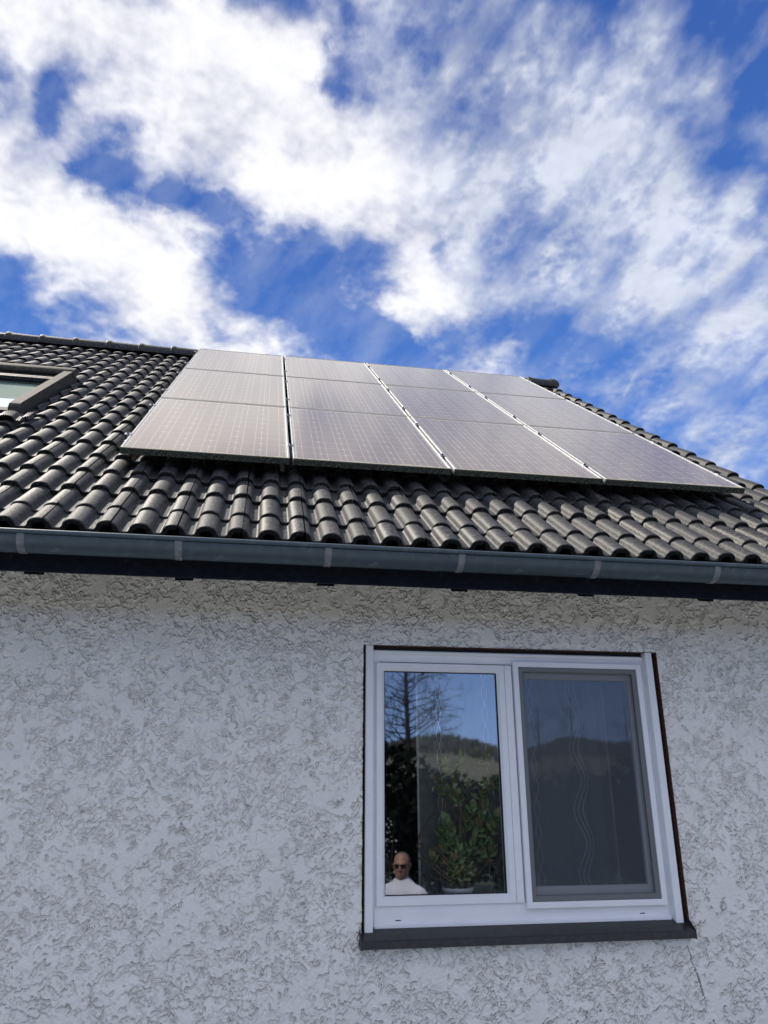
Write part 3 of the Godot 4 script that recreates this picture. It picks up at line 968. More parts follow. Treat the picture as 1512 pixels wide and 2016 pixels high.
func build_roof_window() -> void:
	var w := node("roof_window", house, slope)
	var x0 := -2.49
	var x1 := -1.725
	var s0 := 2.15
	var s1 := 3.80
	var curb := MB.new()
	for x in [x0 + 0.03, x1 - 0.03]:
		curb.box(Vector3(x, 0.05, -(s0 + s1) / 2.0), Vector3(0.055, 0.13, s1 - s0 - 0.02), 0.004)
	curb.box(Vector3((x0 + x1) / 2.0, 0.03, -s0 - 0.03), Vector3(x1 - x0, 0.09, 0.06), 0.004)
	curb.box(Vector3((x0 + x1) / 2.0, 0.06, -s1 + 0.03), Vector3(x1 - x0, 0.14, 0.06), 0.004)
	put(curb.mesh(), "curb", M.hood_dark, w)
	for x in [x0 + 0.035, x1 - 0.035]:
		var c := MB.new()                           # side cover: a bar that rounds down at its foot
		var rows := []
		for q in [[0.0, 0.02], [0.0, 0.075], [0.012, 0.105], [0.04, 0.122], [0.08, 0.126], [1.5, 0.135], [1.55, 0.135]]:
			var z: float = -s0 + 0.012 - q[0]
			rows.append(PackedVector3Array([Vector3(x - 0.04, 0.02, z), Vector3(x - 0.04, q[1] - 0.004, z), Vector3(x - 0.036, q[1], z), Vector3(x + 0.036, q[1], z), Vector3(x + 0.04, q[1] - 0.004, z), Vector3(x + 0.04, 0.055, z)]))
		for k in rows.size() - 1:
			for e in 5:
				c.quad(rows[k][e], rows[k][e + 1], rows[k + 1][e + 1], rows[k + 1][e])
		put(c.mesh(), "side_cover", M.hood, w)
	var h := MB.new()                               # hood across the top, round-nosed
	var rows2 := []
	for x in [x0 - 0.012, x1 + 0.012]:
		var row := PackedVector3Array()
		for a in 17:
			var g := PI * (1.25 - 1.5 * a / 16.0)
			row.append(Vector3(x, 0.112 + sin(g) * 0.042, -s1 + 0.075 + cos(g) * -0.085))
		rows2.append(row)
	h.grid(rows2)
	for row in rows2:
		for k in range(1, row.size() - 1):
			h.tri(row[0], row[k], row[k + 1])
	put(h.mesh(), "hood", M.hood, w)
	var foot := MB.new()
	foot.box(Vector3((x0 + x1) / 2.0, 0.068, -s0 - 0.045), Vector3(x1 - x0 - 0.15, 0.016, 0.11), 0.004)
	put(foot.mesh(), "sash_foot", M.hood, w)
	var hood_shadow := MB.new()  # dark blocks that stand in for the shadow under the hood
	hood_shadow.box(Vector3((x0 + x1) / 2.0, 0.075, -s1 + 0.33), Vector3(x1 - x0 - 0.15, 0.035, 0.04), 0.004)
	hood_shadow.box(Vector3((x0 + x1) / 2.0, 0.06, -s1 + 0.18), Vector3(x1 - x0 - 0.15, 0.06, 0.2), 0.004)
	put(hood_shadow.mesh(), "sash", M.hood_dark, w)
	var p := MB.new()
	p.box(Vector3((x0 + x1) / 2.0, 0.062, -(s0 + s1) / 2.0), Vector3(x1 - x0 - 0.13, 0.006, s1 - s0 - 0.16), 0.0)
	put(p.mesh(), "pane", M.roof_pane, w)
	var b := MB.new()
	b.box(Vector3((x0 + x1) / 2.0, 0.03, -(s0 + s1) / 2.0 - 0.16), Vector3(x1 - x0 - 0.12, 0.006, s1 - s0 - 0.40), 0.0)
	put(b.mesh(), "blind", M.blind, w)
	var b2 := MB.new()
	b2.box(Vector3((x0 + x1) / 2.0, 0.036, -s0 - 0.33), Vector3(x1 - x0 - 0.12, 0.006, 0.50), 0.0)
	put(b2.mesh(), "blind_hem", M.blind_pale, w)
	var ap := MB.new()                              # pleated apron over the tiles below
	var r2 := []
	for q in [[0.02, 0.05], [-0.07, 0.060], [-0.20, 0.052]]:
		var row := PackedVector3Array()
		for k in 121:
			var x := x0 - 0.04 + (x1 - x0 + 0.16) * k / 120.0
			row.append(Vector3(x, q[1] + (0.0035 if k % 2 else -0.0035) + 0.75 * wave(x - CREST0 - 0.022) * smoothstep(0.02, -0.1, q[0]), -s0 - q[0]))
		r2.append(row)
	ap.grid(r2)
	put(ap.mesh(), "apron", M.hood_dark, w)


# ---------------------------------------------------------------- solar panels
func build_panels() -> void:
	var PW := 0.984
	var PH := 1.659
	var T := 0.04
	var frame := MB.new()
	for x in [0.006, PW - 0.006]:
		frame.box(Vector3(x, T / 2.0, -PH / 2.0 - 0.006), Vector3(0.0125, T, PH - 0.012), 0.0015)
	frame.box(Vector3(PW / 2.0, T / 2.0, -PH + 0.006), Vector3(PW - 0.0255, T, 0.0125), 0.0015)
	var frame_mesh := frame.mesh()
	var low := MB.new()
	low.box(Vector3(PW / 2.0, T / 2.0 - 0.001, -0.0055), Vector3(PW, T - 0.002, 0.011), 0.0012)
	var low_mesh := low.mesh()
	var lip := MB.new()
	lip.box(Vector3(PW / 2.0, T - 0.0005, -0.0075), Vector3(PW - 0.002, 0.005, 0.0165), 0.001)
	var lip_mesh := lip.mesh()
	var back := MB.new()
	back.box(Vector3(PW / 2.0, 0.030, -PH / 2.0), Vector3(PW - 0.02, 0.005, PH - 0.02), 0.0)
	var back_mesh := back.mesh()
	var cell := MB.new()
	var c := 0.0768
	var e := 0.010
	var oct := [Vector3(-c, 0, -c + e), Vector3(-c + e, 0, -c), Vector3(c - e, 0, -c), Vector3(c, 0, -c + e), Vector3(c, 0, c - e), Vector3(c - e, 0, c), Vector3(-c + e, 0, c), Vector3(-c, 0, c - e)]
	for k in range(1, 7):
		cell.tri(oct[0], oct[k], oct[k + 1], Vector3.DOWN)
	var cell_mesh := cell.mesh()
	var bus := MB.new()
	bus.box(Vector3(0, 0, -PH / 2.0), Vector3(0.0036, 0.0006, PH - 0.07), 0.0)
	var bus_mesh := bus.mesh()
	var glass := MB.new()
	glass.quad(Vector3(0.008, 0, -0.008), Vector3(0.008, 0, -PH + 0.008), Vector3(PW - 0.008, 0, -PH + 0.008), Vector3(PW - 0.008, 0, -0.008), Vector3.DOWN)
	var glass_mesh := glass.mesh()
	var rows := ["lowest row", "middle row", "top row"]
	var by := ["beside the gutter side of the roof", "between the lower and upper rows", "just under the roof ridge"]
	var cols := ["column next to the roof window", "second column from the roof window", "second column from the gable edge", "column along the gable edge"]
	var n := 0
	for r in 3:
		for q in 4:
			var o := node(numbered("solar_panel", n), self, slope * Transform3D(Basis.IDENTITY, Vector3(-0.8357 + 1.0044 * q + 0.002 * (0 if q == 0 else 1), 0.108, -1.026 - 1.6634 * r)))
			tag(o, "dusty blue solar panel in the %s, %s" % [rows[r], cols[q]], "solar panel", "solar panels mounted on the tiled roof")
			put(frame_mesh, "frame", M.frame_alu, o)
			put(low_mesh, "lower_frame_bar", M.frame_mossy, o)
			put(lip_mesh, "frame_lip", M.dust, o)
			put(back_mesh, "backsheet", M.backsheet, o)
			var k := 0
			for a in 6:
				for b in 10:
					put(cell_mesh, numbered("cell", k), M.cell[(a * 7 + b * 3 + n) % 4], o).position = Vector3(0.0215 + 0.0785 + a * 0.1568, 0.0332, -0.034 - 0.0785 - b * 0.1592)
					k += 1
				for s in [-0.039, 0.039]:
					put(bus_mesh, "busbar", M.busbar, o).position = Vector3(0.0215 + 0.0785 + a * 0.1568 + s, 0.0337, 0.0)
			put(glass_mesh, "glass", M.solar_glass, o).position.y = 0.0372
			# silt that has settled along the lower edge of the glass
			var d := MB.new()
			var silt := FastNoiseLite.new()
			silt.seed = 90 + n
			silt.frequency = 9.0
			silt.fractal_octaves = 4
			for s in 90:
				var xa := 0.013 + (PW - 0.026) * s / 90.0
				var xb := 0.013 + (PW - 0.026) * (s + 1) / 90.0
				var ha := 0.024 + 0.035 * maxf(-0.3, silt.get_noise_1d(xa))
				var hb := 0.024 + 0.035 * maxf(-0.3, silt.get_noise_1d(xb))
				d.quad(Vector3(xa, 0.0385, -0.011), Vector3(xb, 0.0385, -0.011), Vector3(xb, 0.0376, -0.011 - hb), Vector3(xa, 0.0376, -0.011 - ha), Vector3.DOWN)
			put(d.mesh(), "silt_line", M.dust, o)
			n += 1
	# rails with their clamps and hooks
	var where := ["lowest", "second lowest", "third lowest", "third highest", "second highest", "highest"]
	for k in 6:
		var s := 1.026 + 1.6634 * (k / 2) + (0.34 if k % 2 == 0 else 1.32)
		var o := node(numbered("mounting_rail", k), self, slope * Transform3D(Basis.IDENTITY, Vector3(0, 0.066, -s)))
		tag(o, "%s of the aluminium rails that carry the solar panels" % where[k], "mounting rail", "rails under the solar panels")
		var bar := MB.new()
		bar.box(Vector3(1.171, 0.021, 0), Vector3(4.09, 0.04, 0.04), 0.003)
		put(bar.mesh(), "bar", M.steel, o)
		for q in 5:
			var x := -0.8357 + 1.0044 * q - 0.009
			if q == 0:
				x -= 0.004
			elif q == 4:
				x += 0.0
			var cl := MB.new()
			cl.box(Vector3(x, 0.084, 0), Vector3(0.042, 0.005, 0.045), 0.001)
			cl.box(Vector3(x, 0.062, 0), Vector3(0.012, 0.045, 0.04), 0.001)
			var m := put(cl.mesh(), "clamp", M.steel, o)
			var bo := MB.new()
			bo.tube([Vector3(x, 0.085, 0), Vector3(x, 0.095, 0)], [0.0075, 0.0075], 6)
			put(bo.mesh(), "bolt", M.bolt, m)
		for x in [-0.55, 0.10, 0.78, 1.42, 2.1, 2.78]:
			var hk := MB.new()
			hk.box(Vector3(x, -0.004, 0.03), Vector3(0.032, 0.075, 0.006), 0.001)
			hk.box(Vector3(x, -0.038, 0.0), Vector3(0.032, 0.006, 0.07), 0.001)
			put(hk.mesh(), "hook", M.zinc_strap, o)


# ---------------------------------------------------------------- behind the glass
func curtain_z(x: float) -> float:
	return -4.425 + 0.010 * sin(x * 57.0 + 0.8 * sin(x * 9.0)) + 0.005 * sin(x * 23.0)


func build_curtain() -> void:
	var o := node("curtain", self)
	tag(o, "sheer grey curtain with stitched wavy stripes hanging behind the window", "curtain")
	var mb := MB.new()
	var rows := []
	for y in [1.02, -0.75]:
		var row := PackedVector3Array()
		for k in 181:
			var x := 0.945 + 1.145 * k / 180.0
			row.append(Vector3(x, y + EYE, curtain_z(x)))
		rows.append(row)
	mb.grid(rows)
	put(mb.mesh(), "cloth", M.sheer, o)
	for x in [0.945, 2.09]:
		var h := MB.new()
		h.box(Vector3(x, 0.135 + EYE, curtain_z(x)), Vector3(0.012, 1.77, 0.003), 0.0)
		put(h.mesh(), "hem", M.hem, o)
	# stitched lines: [x, sideways swing, length of a swing, phase, width]
	for s in [[1.07, 0.013, 0.24, 0.0, 0.0045], [1.07, 0.013, 0.24, PI, 0.0045], [1.345, 0.013, 0.24, 0.0, 0.003], [1.345, 0.013, 0.24, PI, 0.003], [1.63, 0.013, 0.24, 1.0, 0.0045], [1.63, 0.013, 0.24, 1.0 + PI, 0.0045],
			[1.880, 0.024, 0.34, 0.4, 0.0065], [1.902, 0.024, 0.34, 0.4, 0.0065], [1.924, 0.024, 0.34, 0.4, 0.0065]]:
		var st := MB.new()
		var r := [PackedVector3Array(), PackedVector3Array()]
		for k in 161:
			var y := 1.0 - 1.7 * k / 160.0
			var x: float = s[0] + s[1] * sin(TAU * y / s[2] + s[3])
			for e in 2:
				var xe: float = x + s[4] * (e - 0.5)
				r[e].append(Vector3(xe, y + EYE, curtain_z(xe) + 0.003))
		st.grid(r)
		put(st.mesh(), "stitching", M.thread, o)


func leaf_mesh(long: float, wide: float, thick: float) -> ArrayMesh:
	var mb := MB.new()
	var rows := []
	for k in 7:
		var u := k / 6.0
		var w := wide * pow(sin(PI * pow(u, 0.78) * 0.985 + 0.02), 0.75) + 0.0012
		var row := PackedVector3Array()
		for s in 8:
			var g := TAU * s / 8.0
			row.append(Vector3(cos(g) * w, sin(g) * thick * (0.4 + 0.6 * sin(PI * u)) + 0.16 * long * (u - u * u) * 1.2 + 0.12 * w * absf(cos(g)), u * long))
		rows.append(row)
	mb.grid(rows, true)
	return mb.mesh()


func build_plants() -> void:
	var spots := [[1.049, 0.152, 0], [1.137, 0.177, 0], [1.218, 0.208, 1], [1.285, 0.177, 0], [1.03, 0.049, 0], [1.111, 0.037, 0], [1.191, 0.049, 1], [1.271, 0.037, 0], [1.318, 0.049, 1],
		[1.137, -0.015, 0], [1.204, -0.079, 0], [1.271, -0.079, 0], [1.318, -0.13, 0], [1.044, -0.143, 0], [1.084, -0.181, 0], [1.178, -0.13, 0], [1.245, -0.143, 0], [1.03, -0.207, 0], [1.07, -0.219, 0],
		[1.137, -0.207, 0], [1.204, -0.232, 0], [1.285, -0.232, 0], [1.044, -0.271, 0], [1.111, -0.283, 0], [1.164, -0.296, 0], [1.245, -0.271, 0], [1.30, -0.278, 0], [0.977, -0.317, 1], [1.084, -0.335, 0],
		[1.137, -0.335, 0], [1.191, -0.347, 0], [1.057, -0.36, 0], [1.111, -0.391, 0], [1.151, -0.398, 1]]
	var o := node("jade_plant", self, Transform3D(Basis.IDENTITY, Vector3(1.112, -0.573 + EYE, -4.275)))
	tag(o, "tall jade plant with fleshy green leaves in a pale pot behind the clear pane", "house plant")
	var pot := MB.new()
	var rows := []
	for q in [[0.0, 0.0], [0.055, 0.0], [0.062, 0.006], [0.070, 0.075], [0.079, 0.084], [0.084, 0.092], [0.084, 0.101], [0.080, 0.105], [0.074, 0.102], [0.070, 0.086], [0.066, 0.08]]:
		var row := PackedVector3Array()
		for s in 28:
			row.append(Vector3(cos(TAU * s / 28) * q[0], q[1], sin(TAU * s / 28) * q[0]))
		rows.append(row)
	pot.grid(rows, true)
	put(pot.mesh(), "pot", M.pot, o)
	var soil := MB.new()
	soil.tube([Vector3(0, 0.078, 0), Vector3(0, 0.086, 0)], [0.07, 0.068], 20)
	put(soil.mesh(), "soil", M.soil, o)
	var base := Vector3(0, 0.573, 0)               # spots are heights against the lens
	var stems := MB.new()
	for k in 3:
		stems.tube([Vector3(-0.02 + 0.025 * k, 0.08, 0.01 * (k - 1)), Vector3(-0.022 + 0.03 * k, 0.17, 0.012 * (k - 1)), Vector3(-0.05 + 0.07 * k, 0.34, 0.015 * (k - 1)), Vector3(-0.06 + 0.1 * k, 0.55, 0.0)], [0.017, 0.015, 0.012, 0.007], 8)
	var leaves := [leaf_mesh(0.044, 0.0165, 0.003), leaf_mesh(0.036, 0.015, 0.003), leaf_mesh(0.050, 0.0175, 0.0032)]
	var n := 0
	for s in spots:
		var tip := Vector3(s[0] - 1.112, s[1], rng.randf_range(-0.035, 0.06)) + base
		var foot := Vector3(clampf(tip.x * 0.45, -0.06, 0.10), maxf(0.13, tip.y - rng.randf_range(0.12, 0.2)), 0.0)
		stems.tube([foot, foot.lerp(tip, 0.55) + Vector3(rng.randf_range(-0.015, 0.015), -0.01, 0.0), tip], [0.0045, 0.0035, 0.0025], 6)
		var up := (tip - foot).normalized().lerp(Vector3.UP, 0.4).normalized()
		var side := up.cross(Vector3(rng.randf_range(-1, 1), 0.1, rng.randf_range(-1, 1))).normalized()
		var count := 5 if s[2] == 1 else 8
		for k in count:
			var out := side.rotated(up, PI * k + (k / 2) * 1.25 + rng.randf_range(-0.3, 0.3))
			var open := lerpf(1.25, 0.35, k / float(count - 1)) + rng.randf_range(-0.2, 0.2)
			var z := (out * sin(open) + up * cos(open)).normalized()
			var y := (up * sin(open) - out * cos(open) + Vector3(0, 0.1, 0.9)).normalized()
			y = (y - z * y.dot(z)).normalized()
			var l := put(leaves[rng.randi_range(0, 2)], numbered("leaf", n), M.leaf[[0, 0, 1, 1, 2, 2, 0, 1, 3, 0, 2, 1, 0, 2, 1, 3, 4][rng.randi_range(0, 16)]], o)
			l.transform = Transform3D(Basis(y.cross(z), y, z).scaled_local(Vector3.ONE * rng.randf_range(0.95, 1.3)), tip - up * 0.012 * (count - 1 - k))
			n += 1
	# bare old branches that bend away from the leaves
	for b in [[[1.10, -0.46], [1.04, -0.40], [0.985, -0.36], [0.925, -0.31], [0.895, -0.27], [0.915, -0.21], [0.955, -0.15], [1.01, -0.09], [1.05, -0.06]], [[1.09, -0.45], [1.0, -0.395], [0.94, -0.34], [0.90, -0.325]], [[1.10, -0.40], [1.02, -0.30], [0.96, -0.275], [0.90, -0.255]], [[1.09, -0.47], [1.01, -0.43], [0.955, -0.41]]]:
		var path := []
		var radii := []
		for k in b.size():
			path.append(Vector3(b[k][0] - 1.112, b[k][1], 0.02 + 0.012 * sin(k * 2.0)) + base)
			radii.append(lerpf(0.0075, 0.0035, k / float(b.size() - 1)))
		stems.tube(path, radii, 6)
	put(stems.mesh(), "stem", M.stem, o)
	# a small dried-up plant further along the sill
	var d := node("dried_plant", self, Transform3D(Basis.IDENTITY, Vector3(1.33, -0.573 + EYE, -4.26)))
	tag(d, "small dark withered plant beside the mullion, in a black pot", "house plant")
	var p := MB.new()
	p.tube([Vector3.ZERO, Vector3(0, 0.06, 0)], [0.026, 0.034], 16)
	put(p.mesh(), "pot", M.gasket, d)
	var st := MB.new()
	st.tube([Vector3(0, 0.05, 0), Vector3(-0.012, 0.15, 0.005), Vector3(-0.03, 0.27, 0), Vector3(-0.036, 0.33, 0.005)], [0.003, 0.0026, 0.002, 0.001], 5)
	put(st.mesh(), "stem", M.stem, d)
	for k in 26:
		var l := put(leaves[1], numbered("leaf", k), M.leaf_dark, d)
		var y := rng.randf_range(0.08, 0.30)
		l.transform = Transform3D(Basis.from_euler(Vector3(rng.randf_range(-0.6, 1.2), rng.randf_range(0.0, TAU), rng.randf_range(-0.5, 0.5))).scaled_local(Vector3.ONE * rng.randf_range(0.35, 0.75)), Vector3(-0.1 * y, y, 0.0))


# ---------------------------------------------------------------- the garden the panes mirror
func branch(mb: MB, from: Vector3, dir: Vector3, long: float, r: float, level: int, g: RandomNumberGenerator) -> void:
	var path := [from]
	var radii := [r]
	var p := from
	var d := dir
	for k in 4:
		d = (d + Vector3(g.randfn(0, 0.16), g.randfn(0, 0.12) + (0.05 if level > 0 else 0.0), g.randfn(0, 0.16))).normalized()
		p += d * long / 4.0
		path.append(p)
		radii.append(r * (1.0 - 0.21 * (k + 1)))
	mb.tube(path, radii, 5 if level < 2 else 3, false)
	if level >= 3:
		return
	for k in [7, 9, 6][level]:
		var u := g.randf_range(0.2, 1.0) * 4.0
		var a: Vector3 = path[int(minf(u, 3.0))]
		var b: Vector3 = path[int(minf(u, 3.0)) + 1]
		var side := d.cross(Vector3(g.randf_range(-1, 1), g.randf_range(-1, 1), g.randf_range(-1, 1))).normalized()
		branch(mb, a.lerp(b, fposmod(u, 1.0)), (d * g.randf_range(0.5, 1.0) + side).normalized(), long * g.randf_range(0.32, 0.55), r * 0.42, level + 1, g)


func bare_tree(at: Vector3, tall: float, trunk_r: float, reach: float, seed_: int, label: String, low := 0.28, limbs := 34) -> void:
	var g := RandomNumberGenerator.new()
	g.seed = seed_
	var o := node("bare_tree", self, Transform3D(Basis.IDENTITY, at))
	tag(o, label, "tree", "leafless trees in the garden")
	var t := MB.new()
	var path := []
	var radii := []
	for k in 11:
		var u := k / 10.0
		path.append(Vector3(0.05 * tall / 10.0 * sin(u * 7.0), u * tall, 0.04 * sin(u * 5.0)))
		radii.append(trunk_r * (1.25 - 0.3 * minf(u * 8.0, 1.0) - 0.85 * u))
	t.tube(path, radii, 9)
	put(t.mesh(), "trunk", M.bark, o)
	var c := MB.new()
	for k in limbs:
		var u := low + (0.98 - low) * k / (limbs - 1.0)
		var a := k * 2.39996 + g.randf_range(-0.4, 0.4)
		var dir := Vector3(cos(a), g.randf_range(0.12, 0.6), sin(a)).normalized()
		var from: Vector3 = path[int(u * 10.0)].lerp(path[mini(int(u * 10.0) + 1, 10)], fposmod(u * 10.0, 1.0))
		branch(c, from, dir, reach * (1.05 - 0.6 * u) * g.randf_range(0.75, 1.2), trunk_r * (0.26 - 0.14 * u), 1, g)
	put(c.mesh(), "crown", M.bark, o)


func bush_mesh(wide: float, tall: float, count: int, leaf: float, g: RandomNumberGenerator) -> ArrayMesh:
	var mb := MB.new()
	for k in count:
		var d := Vector3(g.randfn(), g.randfn(), g.randfn()).normalized()
		var u := pow(g.randf(), 0.4)
		var p := Vector3(d.x * wide, 0.52 * tall + d.y * tall * 0.5, d.z * wide) * Vector3(u, 1.0, u)
		p.y = maxf(0.05, 0.5 * tall + (p.y - 0.5 * tall) * u)
		var a := Vector3(g.randfn(), g.randfn(), g.randfn()).normalized() * leaf
		var b := a.cross(Vector3(g.randfn(), g.randfn(), g.randfn())).normalized() * leaf * 0.55
		mb.quad(p - a, p - b, p + a, p + b)
	return mb.mesh()


func build_garden() -> void:
	var g := RandomNumberGenerator.new()
	g.seed = 77
	bare_tree(Vector3(7.55, 0, 29.4), 12.5, 0.20, 3.0, 5, "tall leafless tree with a straight dark trunk mirrored in the clear pane", 0.30, 70)
	# dark evergreens along the far side of the lawn
	var bush := bush_mesh(1.5, 3.0, 3200, 0.11, g)
	var spots := [[1.2, 10.6, 1.06], [3.0, 10.0, 1.10], [4.6, 10.6, 0.90], [6.2, 10.2, 0.88], [7.9, 10.7, 0.92], [9.6, 10.3, 1.0], [11.4, 10.8, 1.04]]
	var first: Node3D
	for k in spots.size():
		var s: Array = spots[k]
		var o := node(numbered("evergreen_shrub", k), self, Transform3D(Basis.from_euler(Vector3(0, k * 1.7, 0)).scaled(Vector3(s[2], s[2], s[2])), Vector3(s[0], 0, s[1])))
		tag(o, "dense dark evergreen shrub in the garden border mirrored by the window", "shrub", "evergreens along the lawn")
		put(bush, "foliage", M.evergreen, o)
		var t := MB.new()
		t.tube([Vector3.ZERO, Vector3(0.05, 1.6, 0)], [0.09, 0.05], 7)
		put(t.mesh(), "stem", M.bark, o)
	for k in 1:
		var s: Array = [2.75, 8.3, 0.85]
		var o := node(numbered("blossoming_shrub", k), self, Transform3D(Basis.IDENTITY, Vector3(s[0], 0, s[1])))
		tag(o, "sparse white-blossoming shrub in front of the dark evergreens", "shrub")
		put(bush_mesh(0.4 * s[2], 2.4 * s[2], 150, 0.022, g), "blossom", M.blossom, o)
		var t := MB.new()
		for q in 5:
			t.tube([Vector3.ZERO, Vector3(g.randf_range(-0.3, 0.3), 1.0, g.randf_range(-0.3, 0.3)) * s[2], Vector3(g.randf_range(-0.5, 0.5), 2.0, g.randf_range(-0.5, 0.5)) * s[2]], [0.02, 0.014, 0.006], 5)
		put(t.mesh(), "stem", M.bark, o)
	for k in 5:
		bare_tree(Vector3([17.5, 20.5, 23.5, 27.0, 13.2][k], 0, [38.0, 40.0, 38.5, 41.0, 46.0][k]), [7.0, 8.0, 7.2, 7.8, 6.0][k], 0.12, 2.6, 20 + k, "leafless garden tree behind the evergreen shrubs, mirrored by the window", 0.3, 22)
	# the hill across the valley
	var hill := MB.new()
	var n := FastNoiseLite.new()
	n.seed = 8
	n.frequency = 0.02
	var rows := []
	var H := func(x: float, z: float) -> float:
		var az := rad_to_deg(atan2(x, z + 8.17))
		var far := Vector2(x, z + 8.17).length()
		var el := 2.35 + 1.0 * exp(-pow((az - 12.8) / 2.6, 2.0)) + 0.5 * exp(-pow((az - 30.0) / 9.0, 2.0)) + 0.25 * sin(az * 0.9)
		return (smoothstep(70.0, 270.0, far) * (EYE + 270.0 * tan(deg_to_rad(el))) - 0.3) * smoothstep(430.0, 300.0, far) + n.get_noise_2d(x, z) * 1.2 * smoothstep(60.0, 140.0, far)
	for r in 46:
		var row := PackedVector3Array()
		for c in 70:
			var x := -110.0 + 400.0 * c / 69.0
			var z := 50.0 + 340.0 * r / 45.0
			row.append(Vector3(x, H.call(x, z), z))
		rows.append(row)
	hill.grid(rows)
	put(hill.mesh(), "hill", M.hill, self).set_meta("kind", "structure")
	var scrub := MB.new()
	for k in 46:
		var a := g.randf() * TAU
		var d := Vector3(cos(a) * g.randf_range(0.1, 0.55), 1.0, sin(a) * g.randf_range(0.1, 0.55)).normalized()
		var from := Vector3(0, g.randf_range(0.1, 0.5), 0)
		var to := from + d * g.randf_range(0.4, 0.9)
		var w := Vector3(sin(a), 0, -cos(a)) * 0.025
		scrub.quad(from - w, from + w, to + w * 0.3, to - w * 0.3)
	var mm := MultiMesh.new()
	mm.transform_format = MultiMesh.TRANSFORM_3D
	mm.mesh = scrub.mesh()
	mm.instance_count = 2600
	for k in 2600:
		var az := deg_to_rad(g.randf_range(4.0, 34.0))
		var far := 300.0 - 110.0 * g.randf()
		var x := sin(az) * far
		var z := cos(az) * far - 8.17
		var s := g.randf_range(1.0, 2.6)
		mm.set_instance_transform(k, Transform3D(Basis.from_euler(Vector3(0, g.randf() * TAU, 0)).scaled(Vector3(s * 1.3, s, s * 1.3)), Vector3(x, H.call(x, z) - 0.2, z)))
	var wood := MultiMeshInstance3D.new()
	wood.name = "bare_wood"
	wood.multimesh = mm
	wood.material_override = M.twig
	add_child(wood)
	tag(wood, "leafless scrub covering the hill across the valley", "woodland", "", "stuff")


# ---------------------------------------------------------------- the person the pane mirrors
func flesh(mb: MB, bones: Array, cell: float) -> void:       # each bone: from, to, radius there, radius here, blend
	var lo := Vector3.INF
	var hi := -Vector3.INF
	for b in bones:
		var r: float = maxf(b[2], b[3]) + b[4] + cell * 2.0
		lo = lo.min(b[0] - Vector3.ONE * r).min(b[1] - Vector3.ONE * r)
		hi = hi.max(b[0] + Vector3.ONE * r).max(b[1] + Vector3.ONE * r)
	var nx := int((hi.x - lo.x) / cell) + 2
	var ny := int((hi.y - lo.y) / cell) + 2
	var nz := int((hi.z - lo.z) / cell) + 2
	var f := PackedFloat32Array()
	f.resize(nx * ny * nz)
	f.fill(9.0)
	for b in bones:
		var A: Vector3 = b[0]
		var AB: Vector3 = b[1] - A
		var len2 := maxf(AB.length_squared(), 1e-9)
		var ra: float = b[2]
		var rb: float = b[3]
		var blend: float = b[4]
		var reach := maxf(ra, rb) + blend + cell * 2.0
		var p0: Vector3 = (A.min(b[1]) - Vector3.ONE * reach - lo) / cell
		var p1: Vector3 = (A.max(b[1]) + Vector3.ONE * reach - lo) / cell
		for x in range(maxi(0, int(p0.x)), mini(nx, int(p1.x) + 1)):
			for y in range(maxi(0, int(p0.y)), mini(ny, int(p1.y) + 1)):
				for z in range(maxi(0, int(p0.z)), mini(nz, int(p1.z) + 1)):
					var p := lo + Vector3(x, y, z) * cell
					var t := clampf((p - A).dot(AB) / len2, 0.0, 1.0)
					var d := (p - A - AB * t).length() - lerpf(ra, rb, t)
					var k := (x * ny + y) * nz + z
					var e := f[k]
					var h := maxf(blend - absf(e - d), 0.0) / blend
					f[k] = minf(e, d) - h * h * blend * 0.25
	var at := {}
	var steps := [0, 1, nz, nz + 1, ny * nz, ny * nz + 1, ny * nz + nz, ny * nz + nz + 1]
	var start := mb.v.size()
	for x in nx - 1:
		for y in ny - 1:
			for z in nz - 1:
				var k := (x * ny + y) * nz + z
				var inside := 0
				for s in steps:
					if f[k + s] < 0.0:
						inside += 1
				if inside == 0 or inside == 8:
					continue
				var sum := Vector3.ZERO
				var n := 0
				for e in [[0, 4], [1, 5], [2, 6], [3, 7], [0, 2], [1, 3], [4, 6], [5, 7], [0, 1], [2, 3], [4, 5], [6, 7]]:
					var a := f[k + steps[e[0]]]
					var b := f[k + steps[e[1]]]
					if (a < 0.0) != (b < 0.0):
						var t := a / (a - b)
						var P := Vector3(e[0] >> 2, (e[0] >> 1) & 1, e[0] & 1)
						var Q := Vector3(e[1] >> 2, (e[1] >> 1) & 1, e[1] & 1)
						sum += P.lerp(Q, t)
						n += 1
				at[k] = mb.v.size()
				mb.v.append(lo + (Vector3(x, y, z) + sum / n) * cell)
				mb.n.append(Vector3.ZERO)
				mb.t.append(Vector2.ZERO)
	for k in at:
		for axis in 3:
			var step: int = [ny * nz, nz, 1][axis]
			var u: int = [nz, 1, ny * nz][axis]
			var w: int = [1, ny * nz, nz][axis]
			var a: bool = f[k] < 0.0
			if a == (f[k + step] < 0.0) or not (at.has(k - u) and at.has(k - w) and at.has(k - u - w)):
				continue
			var q := [at[k], at[k - u], at[k - u - w], at[k - w]]
			if not a:
				q.reverse()
			for t in [[0, 1, 2], [0, 2, 3]]:
				var m := (mb.v[q[t[2]]] - mb.v[q[t[0]]]).cross(mb.v[q[t[1]]] - mb.v[q[t[0]]])
				for c in t:
					mb.i.append(q[c])
					mb.n[q[c]] += m
	for k in range(start, mb.v.size()):
		mb.n[k] = mb.n[k].normalized() if mb.n[k].length_squared() > 1e-24 else Vector3.UP


